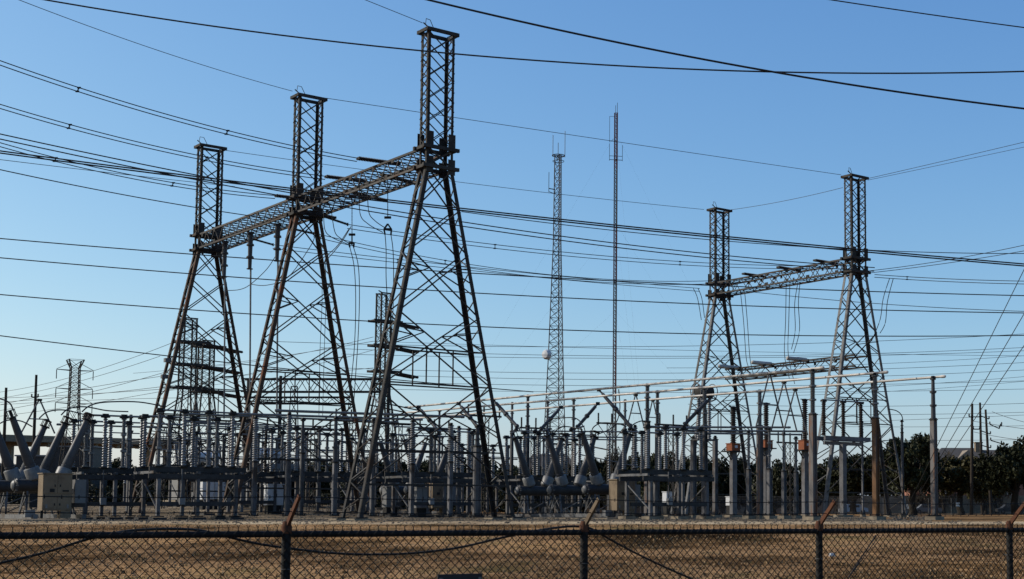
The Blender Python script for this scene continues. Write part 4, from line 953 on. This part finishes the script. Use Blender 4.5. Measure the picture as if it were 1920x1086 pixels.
for i, (y0, y1) in enumerate(((800, 797), (825, 823), (792, 775))):
    wire((1560, y0), 240, (1750, (y0+y1)/2+2), (1990, y1), 230, .03, ('thin wire passing behind the three wooden poles, middle', 'thin wire passing behind the three wooden poles, lowest', 'thin wire passing behind the three wooden poles, upper')[i], group='wires behind the wooden poles')

# ------------------------------------------------------------------ trees, houses, overpass, far fence
def crown_mesh(name, seed, n, squash, m, lsize=.27, sparse=1.0):
    r = random.Random(seed); mb = MB()
    cl = []
    for i in range(52):
        while True:
            p = Vector((r.uniform(-1, 1), r.uniform(-1, 1), r.uniform(-.7, 1)))
            if .35 < p.length < 1: break
        cl.append((Vector((p.x*.8, p.y*.8, p.z*squash*.8)), r.uniform(.11, .27)))
    for c, rad in cl:
        for j in range(int(n/52*rad/.19)):
            d = Vector((r.gauss(0, 1), r.gauss(0, 1), r.gauss(0, .8))).normalized()*rad*r.random()**.4
            p = c+d; s = lsize/5*r.uniform(.6, 1.3); u = Vector((r.gauss(0, 1), r.gauss(0, 1), r.gauss(0, 1))).normalized(); v = u.cross(Vector((r.gauss(0, 1), r.gauss(0, 1), r.gauss(0, 1)))).normalized()
            k = len(mb.v); mb.v += [p-u*s, p+v*s*.5, p+u*s, p-v*s*.5]; mb.f.append((k, k+1, k+2, k+3))
    me = mb.mesh(name); me.materials.append(m); return me, [c for c, q in cl]
CR = [crown_mesh('crown', 11, 10500, .8, M['leaf']), crown_mesh('crown', 12, 10500, .72, M['leaf']), crown_mesh('crown', 13, 10500, .6, M['leafy']), crown_mesh('crown', 14, 3000, .9, M['twig'], .22)]
def tree(px, Y, ytop, wpx, var, label, group='oak trees behind the yard', trunk_frac=.33):
    p = gp(px, Y); h = zat(ytop, Y)-p.z; R = wpx/2*Y/F*1.55
    t = thing('oak_tree', label, 'tree', p, random.uniform(0, 6.28), group)
    ch = h*(1-trunk_frac); me, cs = CR[var]
    zc = h*trunk_frac+ch*.45
    inst('crown', me, t, (0, 0, zc-ch*.05), (R, R, ch*.68/ (.8 if var != 2 else .66)))
    mb = MB().tube([(0, 0, -.1), (.05*R, 0, h*.15), (.02*R, .05*R, h*trunk_frac*1.1)], [R*.10+.08, R*.075+.06, R*.06+.05], 8)
    for i in range(6):
        c = cs[i*5]; e = Vector((c.x*R*.8, c.y*R*.8, zc+c.z*ch*.6)); b = Vector((.02*R, .03*R, h*trunk_frac*(.75+.05*i)))
        mb.tube([b, b.lerp(e, .5)+Vector((0, 0, -.06*h)), e], [R*.05+.03, R*.03+.02, .02], 6)
    obj('trunk', mb, M['bark'], t, 60)
    return t
tree(1713, 186, 815, 92, 0, 'big dark oak just right of the most orange bus column')
tree(1803, 192, 856, 90, 2, 'lower olive-green oak with spreading trunk left of the nearest wooden pole', trunk_frac=.42)
tree(1848, 205, 868, 70, 2, 'olive-green oak behind the wooden poles')
tree(1905, 184, 818, 100, 1, 'big dark oak cut by the right edge')
tree(1665, 198, 848, 80, 1, 'dark oak between the rust columns, right side')
tree(1600, 202, 852, 84, 0, 'dark oak between the rust columns, centre')
tree(1548, 206, 858, 80, 1, 'dark oak behind the tall rust column')
for i, (px, yt, wp, v) in enumerate(sorted(((1500, 862, 70, 0), (1450, 858, 70, 1), (1400, 856, 70, 0), (1355, 850, 66, 1), (1310, 846, 72, 0), (1262, 840, 76, 1), (1226, 842, 60, 0), (1180, 838, 70, 1), (1135, 846, 66, 0), (1092, 856, 60, 1), (1050, 860, 60, 0), (1010, 862, 56, 1), (1165, 832, 44, 3), (1240, 834, 44, 3), (1575, 838, 40, 3)))):
    tree(px, 215+random.uniform(-8, 20), yt+(8 if px < 1400 else 3), wp, v, ORD[i]+' dark tree from the left in the row between centre breaker and tall rust column', 'tree row behind the yard', .14)
for i, px in enumerate(range(-20, 1000, 42)):
    tree(px+random.uniform(-10, 10), 330+random.uniform(-20, 30), 866+random.uniform(-7, 7), 74, random.choice((0, 1)), 'small dark far-skyline tree behind the left yard, '+ORD[i]+' from the left', 'far skyline trees', .06)
for i, (px, w_) in enumerate(((1730, 26), (1770, 30), (1870, 40))):
    tree(px, 235, (848, 846, 848)[i], 44, 3, ('bare-twigged tree beside the big dark oak', 'bare-twigged tree above the olive oak', 'bare-twigged tree between poles and right oak')[i], 'bare trees by the houses', .2)
mb = MB(); rr = random.Random(5)
for i in range(16000):
    px = rr.uniform(-60, 1180); Yh = 305+rr.uniform(-4, 4); x = gx(px, Yh); z = gh(x, Yh)+rr.random()**.7*(4.4+1.2*math.sin(px*.05)+.8*math.sin(px*.13)); q = .34; c = Vector((x, Yh, z))
    u = Vector((rr.gauss(0, 1), rr.gauss(0, 1), rr.gauss(0, 1))).normalized()*q*rr.uniform(.6, 1.3); v = Vector((rr.gauss(0, 1), rr.gauss(0, 1), rr.gauss(0, 1))).normalized()*q
    k = len(mb.v); mb.v += [c-u, c+v*.6, c+u, c-v*.6]; mb.f.append((k, k+1, k+2, k+3))
o = obj('far_hedge', mb, M['leaf']); tag(o, 'dark far-off brush forming one mass along the skyline behind the yard', 'brush', None, 'stuff')
A = gp(1095, 238); B = gp(2030, 236); d = B-A
t = thing('boundary_wall', 'long low grey wall behind the oak trees at right', 'wall', A, math.atan2(d.y, d.x))
n_ = int(d.length/4)
for i in range(n_):
    obj('panel', MB().box((i*4+2, 0, 1.5), (3.7, .16, 3.0)), M['conc'], t); obj('post', MB().box((i*4, 0, 1.6), (.3, .3, 3.2)), M['conc'], t)
def house(px, Y, wd, eave, ridge, label, wallm, chim=True, dp=9):
    p = gp(px, Y); t = thing('house', label, 'house', p, .12, 'houses beyond the trees'); h = zat(eave, Y)-p.z; hr = zat(ridge, Y)-p.z
    obj('wall', MB().box((0, dp/2, h/2), (wd, dp, h)), wallm, t)
    mb = MB(); a = wd/2+.5; mb.v = [Vector(v) for v in ((-a, -.5, h), (a, -.5, h), (a, dp+.5, h), (-a, dp+.5, h), (-a*.55, dp/2, hr), (a*.55, dp/2, hr), (-a, -.5, h-.2), (a, -.5, h-.2), (a, dp+.5, h-.2), (-a, dp+.5, h-.2))]
    mb.f = [(0, 1, 5, 4), (1, 2, 5), (2, 3, 4, 5), (3, 0, 4), (0, 6, 7, 1), (1, 7, 8, 2), (2, 8, 9, 3), (3, 9, 6, 0), (6, 9, 8, 7)]
    r = obj('roof', mb, M['roof'], t)
    g = MB(); gw = wd*.18
    g.v = [Vector(v) for v in ((-gw, -.3, h+.02), (gw, -.3, h+.02), (0, -.3, h+(hr-h)*.75), (-gw, dp/2, h+.02), (gw, dp/2, h+.02), (0, dp/2, h+(hr-h)*.75))]; g.f = [(0, 1, 2), (1, 4, 5, 2), (0, 2, 5, 3), (3, 5, 4)]
    obj('gable', g, M['stucco'], r)
    if chim: obj('chimney', MB().box((wd*.25, dp*.35, hr-.2), (1.3, 1.0, 2.2)).box((wd*.25, dp*.35, hr+.95), (1.5, 1.2, .16)), M['tan'], r)
    n = max(2, int(wd/3.2))
    for i in range(n):
        for z in (1.5, 4.4):
            if z > h-1: continue
            x = -wd/2+wd*(i+.5)/n; f_ = obj('window', MB().box((x, -.03, z), (1.3, .12, 1.7)), M['sign'], t)
            for s in (-1, 1): obj('pane', MB().box((x, -.1, z+s*.4), (1.1, .04, .74)), M['glass'], f_)
house(1816, 260, 12, 862, 838, 'grey-roofed house with gable behind the wooden poles', M['brick'])
house(1892, 268, 12, 862, 842, 'grey-roofed house behind the right edge oak', M['brick'])
house(1752, 275, 8, 872, 850, 'low grey-roofed house partly behind the big dark oak', M['brick'], False)
house(1030, 300, 12, 880, 850, 'blue-grey roofed building beyond the centre breaker', M['stucco'], False)
# far concrete overpass at left
t = thing('overpass', 'long pale concrete overpass crossing the far background at left', 'bridge', (0, 0, 0))
A = at(-60, 823, 330); B = at(330, 833, 420); up = Vector((0, 0, 1))
obj('deck', MB().bar(A, B, 9, 1.0), M['conc'], t); 
for s in (-1, 1):
    sd_ = (B-A).cross(up).normalized()*4.4*s; obj('parapet', MB().bar(A+sd_+up*.8, B+sd_+up*.8, .3, .6), M['conc'], t)
for i in range(9):
    q = A.lerp(B, (i+.5)/9); obj('pier', MB().bar((q.x, q.y, -.1), (q.x, q.y, q.z-1.5), 1.4).bar(q+Vector((0, 0, -1.0))-(B-A).cross(up).normalized()*3.6, q+Vector((0, 0, -1.0))+(B-A).cross(up).normalized()*3.6, 1.2, 1.0), M['conc'], t)
for px, w_, hh, nm in ((20, 26, 9, 'leftmost, behind the left breaker'), (105, 14, 11, 'square one behind the left breaker bushings'), (150, 8, 13, 'narrow tall one behind the left breaker nearest bushing'), (70, 20, 7, 'long low one under the overpass')):
    p = gp(px, 315); t = thing('warehouse', 'far dark building below the overpass, '+nm, 'building', p, .1, 'far buildings at left')
    obj('wall', MB().box((0, 0, hh/2), (w_, 10, hh)), M['tank'], t); obj('roof', MB().box((0, 0, hh+.15), (w_+.6, 10.6, .3)), M['grey'], t)
    for i in range(int(w_/4)): obj('window', MB().box((-w_/2+2+i*4, -5.03, hh*.6), (1.8, .12, 1.4)), M['glass'], t)
# perimeter fence at the far side
FA = gp(1120, 196); FB = gp(2020, 188); d = FB-FA; L = d.length; dn = d/L
t = thing('chain_link_fence', 'far grey chain-link fence in front of the oak trees', 'fence', FA, math.atan2(d.y, d.x))
for i in range(int(L/3)+1): obj('post', MB().tube([(i*3, 0, 0), (i*3, 0, 2.2)], .045, 6), M['galv'], t)
obj('rail', MB().tube([(0, 0, 2.1), (L, 0, 2.1)], .03, 6), M['galv'], t)
mb = MB(); pit = .16
for i in range(int(L/pit)-14):
    x = i*pit
    mb.bar((x, .02, .05), (x+2.05, .02, 2.1), .012); mb.bar((x+2.05, .035, .05), (x, .035, 2.1), .012)
o = obj('chain_link', mb, M['galv'], t); o['kind'] = 'stuff'
for k in range(2): obj('barbed_wire', MB().tube([(0, 0, 2.3+.15*k), (L, 0, 2.3+.15*k)], .012, 4), M['galv'], t)
for px, Yf, lab in ((1796, 189.6, 'small white sign on the far fence right of the lone grey column'), (1702, 190.4, 'pale blue-white sign on the far fence behind the guy wires')):
    p = gp(px, Yf); wobj('warning_sign', MB().box((p.x, p.y-.15, 1.35 if px > 1750 else 1.1), (.5 if px > 1750 else .7, .04, .5 if px > 1750 else .65)), M['sign'], lab, 'sign', 'signs on the far fence')
# parked vehicles beyond the far fence
def car(px, Y, m, label):
    t = thing('parked_car', label, 'car', gp(px, Y), 0.05, 'vehicles beyond the far fence')
    mb = MB(); prof = [(-2.2, .35), (-2.25, .8), (-1.5, .95), (-.9, 1.5), (.9, 1.52), (1.6, 1.0), (2.2, .9), (2.25, .35)]
    for y in (-.85, .85): mb.v += [Vector((x, y, z)) for x, z in prof]
    n = len(prof); mb.f = [tuple(range(n)), tuple(reversed(range(n, 2*n)))]+[(i, n+i, n+(i+1) % n, (i+1) % n) for i in range(n)]
    obj('body', mb, m, t); obj('window', MB().box((0, -.86, 1.2), (1.7, .03, .36)), M['glass'], t)
    for x in (-1.4, 1.4):
        w_ = obj('wheel', MB().lathe([(.2, -.1), (.34, -.1), (.34, .1), (.2, .1)], (x, -.8, .34), (0, 1, 0), 12), M['dark'], t)
        obj('rim', MB().lathe([(.2, 0), (.05, .02)], (x, -.9, .34), (0, -1, 0), 10), M['galv'], w_)
car(1600, 222, M['white'], 'white car glimpsed beyond the far fence between the rust columns')
car(1738, 224, M['grey'], 'grey car glimpsed beyond the far fence left of the lone grey column')
car(1895, 226, M['tank'], 'dark car glimpsed beyond the far fence at right')

# ------------------------------------------------------------------ near chain-link fence
F0 = Vector((gx(535, 12.9), 12.9, 0)); ST = Vector((2.53, 1.72, 0)); fd = ST.normalized(); fn = Vector((fd.y, -fd.x, 0))
def fpt(px, py, off=0.0):
    d = ray(px, py); o = F0+fn*off; q = (o-Vector((0, 0, EYE))).dot(fn)/d.dot(fn); return Vector((0, 0, EYE))+d*q
i0, i1 = -2, 5
ang = math.atan2(fd.y, fd.x); base = F0+ST*i0; gzf = -1.6
nf = thing('chain_link_fence', 'near dark chain-link fence with rusty barbed-wire arms across the bottom', 'fence', (base.x, base.y, gzf), ang)
SL = ST.length; LT = SL*(i1-i0); rz_ = lambda x: .466-.012*(x/SL-2)-gzf        # rail height along the fence
loc = lambda p: Vector(((p-base).dot(fd), -(p-base).dot(fn), p.z-gzf))
for i in range(i1-i0+1):
    x = i*SL; h = rz_(x)
    pm = M['fence']; r = .041
    ps = obj('post', MB().tube([(x, .0, 0), (x, 0, h+.02)], r, 10), pm, nf, 50)
    obj('post_cap', MB().lathe([(r*1.15, -.06), (r*1.2, .0), (r*.8, .05)], (x, 0, h+.03), k=10), M['fencerust'], ps, 50)
    am = M['fencetan'] if i == 3 else M['fencerust']
    a = obj('barb_arm', MB().bar((x, 0, h+.03), (x+.03, -.25, h+.31), .055, .03, up=Vector((1, 0, 0)), w2=.042), am, nf)
    for z in (.35, .7, 1.1, 1.5): obj('tie_wire', MB().ring((x, 0, h-z), r*1.12, .004, 10), M['galv'], ps)
for i in range(i1-i0):
    obj('top_rail', MB().tube([(i*SL+.045, .0, rz_(i*SL)-.035), ((i+1)*SL-.045, .0, rz_((i+1)*SL)-.035)], .030, 10), M['fence'], nf, 50)
for k, (yy, zz) in enumerate(((-.245, .30), (-.13, .17))):
    mb = MB(); n = 60
    mb.tube([(LT*j/n, yy, rz_(LT*j/n)+zz-.02*math.sin(math.pi*((j*(i1-i0)/n) % 1))) for j in range(n+1)], .0042, 5)
    for j in range(int(LT/.13)):
        x = j*.13+.03; z = rz_(x)+zz-.02*math.sin(math.pi*((x/SL) % 1)); mb.bar((x, yy-.014, z-.016), (x+.006, yy+.014, z+.016), .004); mb.bar((x+.01, yy+.014, z-.016), (x+.004, yy-.014, z+.016), .004)
    obj('barbed_wire', mb, M['fence'], nf)
mb = MB(); pit = .086; r = .0060; H = 2.02
for j in range(int(LT/pit)+30):                                    # each picket wire zigzags; two straight families give the diamonds
    for s in (1, -1):
        xa = j*pit-(H if s > 0 else 0); xb = xa+H
        za, zb2 = (0, H) if s > 0 else (H, 0)
        if xa < 0: za = za+(0-xa)*s; xa = 0
        if xb > LT: zb2 = zb2-(xb-LT)*s; xb = LT
        if xb-xa < .05: continue
        top = lambda x: rz_(x)-H+.0
        A_ = Vector((xa, -.045+s*.004, za+top(xa))); B_ = Vector((xb, -.045+s*.004, zb2+top(xb)))
        mb.bar(A_, B_, r)
for j in range(int(LT/pit)):                                       # twisted barb ends above the rail
    x = j*pit+.0; z = rz_(x)
    mb.bar((x, -.045, z-.01), (x, -.045, z+.03), .006); mb.bar((x, -.045, z+.024), (x-.013, -.045, z+.048), .0042); mb.bar((x, -.045, z+.024), (x+.013, -.045, z+.048), .0042)
o = obj('chain_link', mb, M['mesh'], nf); o['kind'] = 'stuff'
# loose cable threaded along the fence
cp_ = [(-90, 1078), (0, 1056), (85, 1036), (165, 1011), (230, 997), (300, 992), (370, 994), (420, 1005), (480, 1019), (540, 1028), (620, 1037), (700, 1040), (780, 1037), (860, 1027), (930, 1011), (990, 998), (1040, 990), (1080, 987), (1110, 992), (1150, 1015), (1220, 1051), (1300, 1087), (1400, 1130), (1520, 1165)]
wobj('loose_cable', MB().tube(smooth_pts([fpt(x, y, -.07) for x, y in cp_], 5), .0115, 7), M['wire'], 'loose black cable looping in a wave along the near fence', 'cable', None, 80)
# two thin dark rods leaning in the field and dark board under the frame edge
a = at(1642, 1004, 40); b = at(1585, 1092, 36)
wobj('leaning_rod', MB().tube([a, b], .02, 6).tube([a+Vector((.12, .1, 0)), b], .012, 6), M['wood'], 'two thin dark rods leaning in the field between the two right fence posts', 'rod')
p = fpt(860, 1076, .03); t = thing('fence_board', 'blank dark board hung on the near fence, only its top edge showing', 'sign', (p.x, p.y, p.z-.55), ang)
obj('plate', MB().box((0, -.03, .275), (.46, .02, .55)), M['board'], t)
for s in (-1, 1): obj('fastener', MB().box((s*.2, -.045, .5), (.03, .02, .03)), M['galv'], t)
p = at(1560, 1032, 45); wobj('paper_scrap', MB().box((p.x, p.y, gz(45)+.06), (.16, .12, .1), .4), M['white'], 'tiny scrap of white litter in the brown field', 'litter')
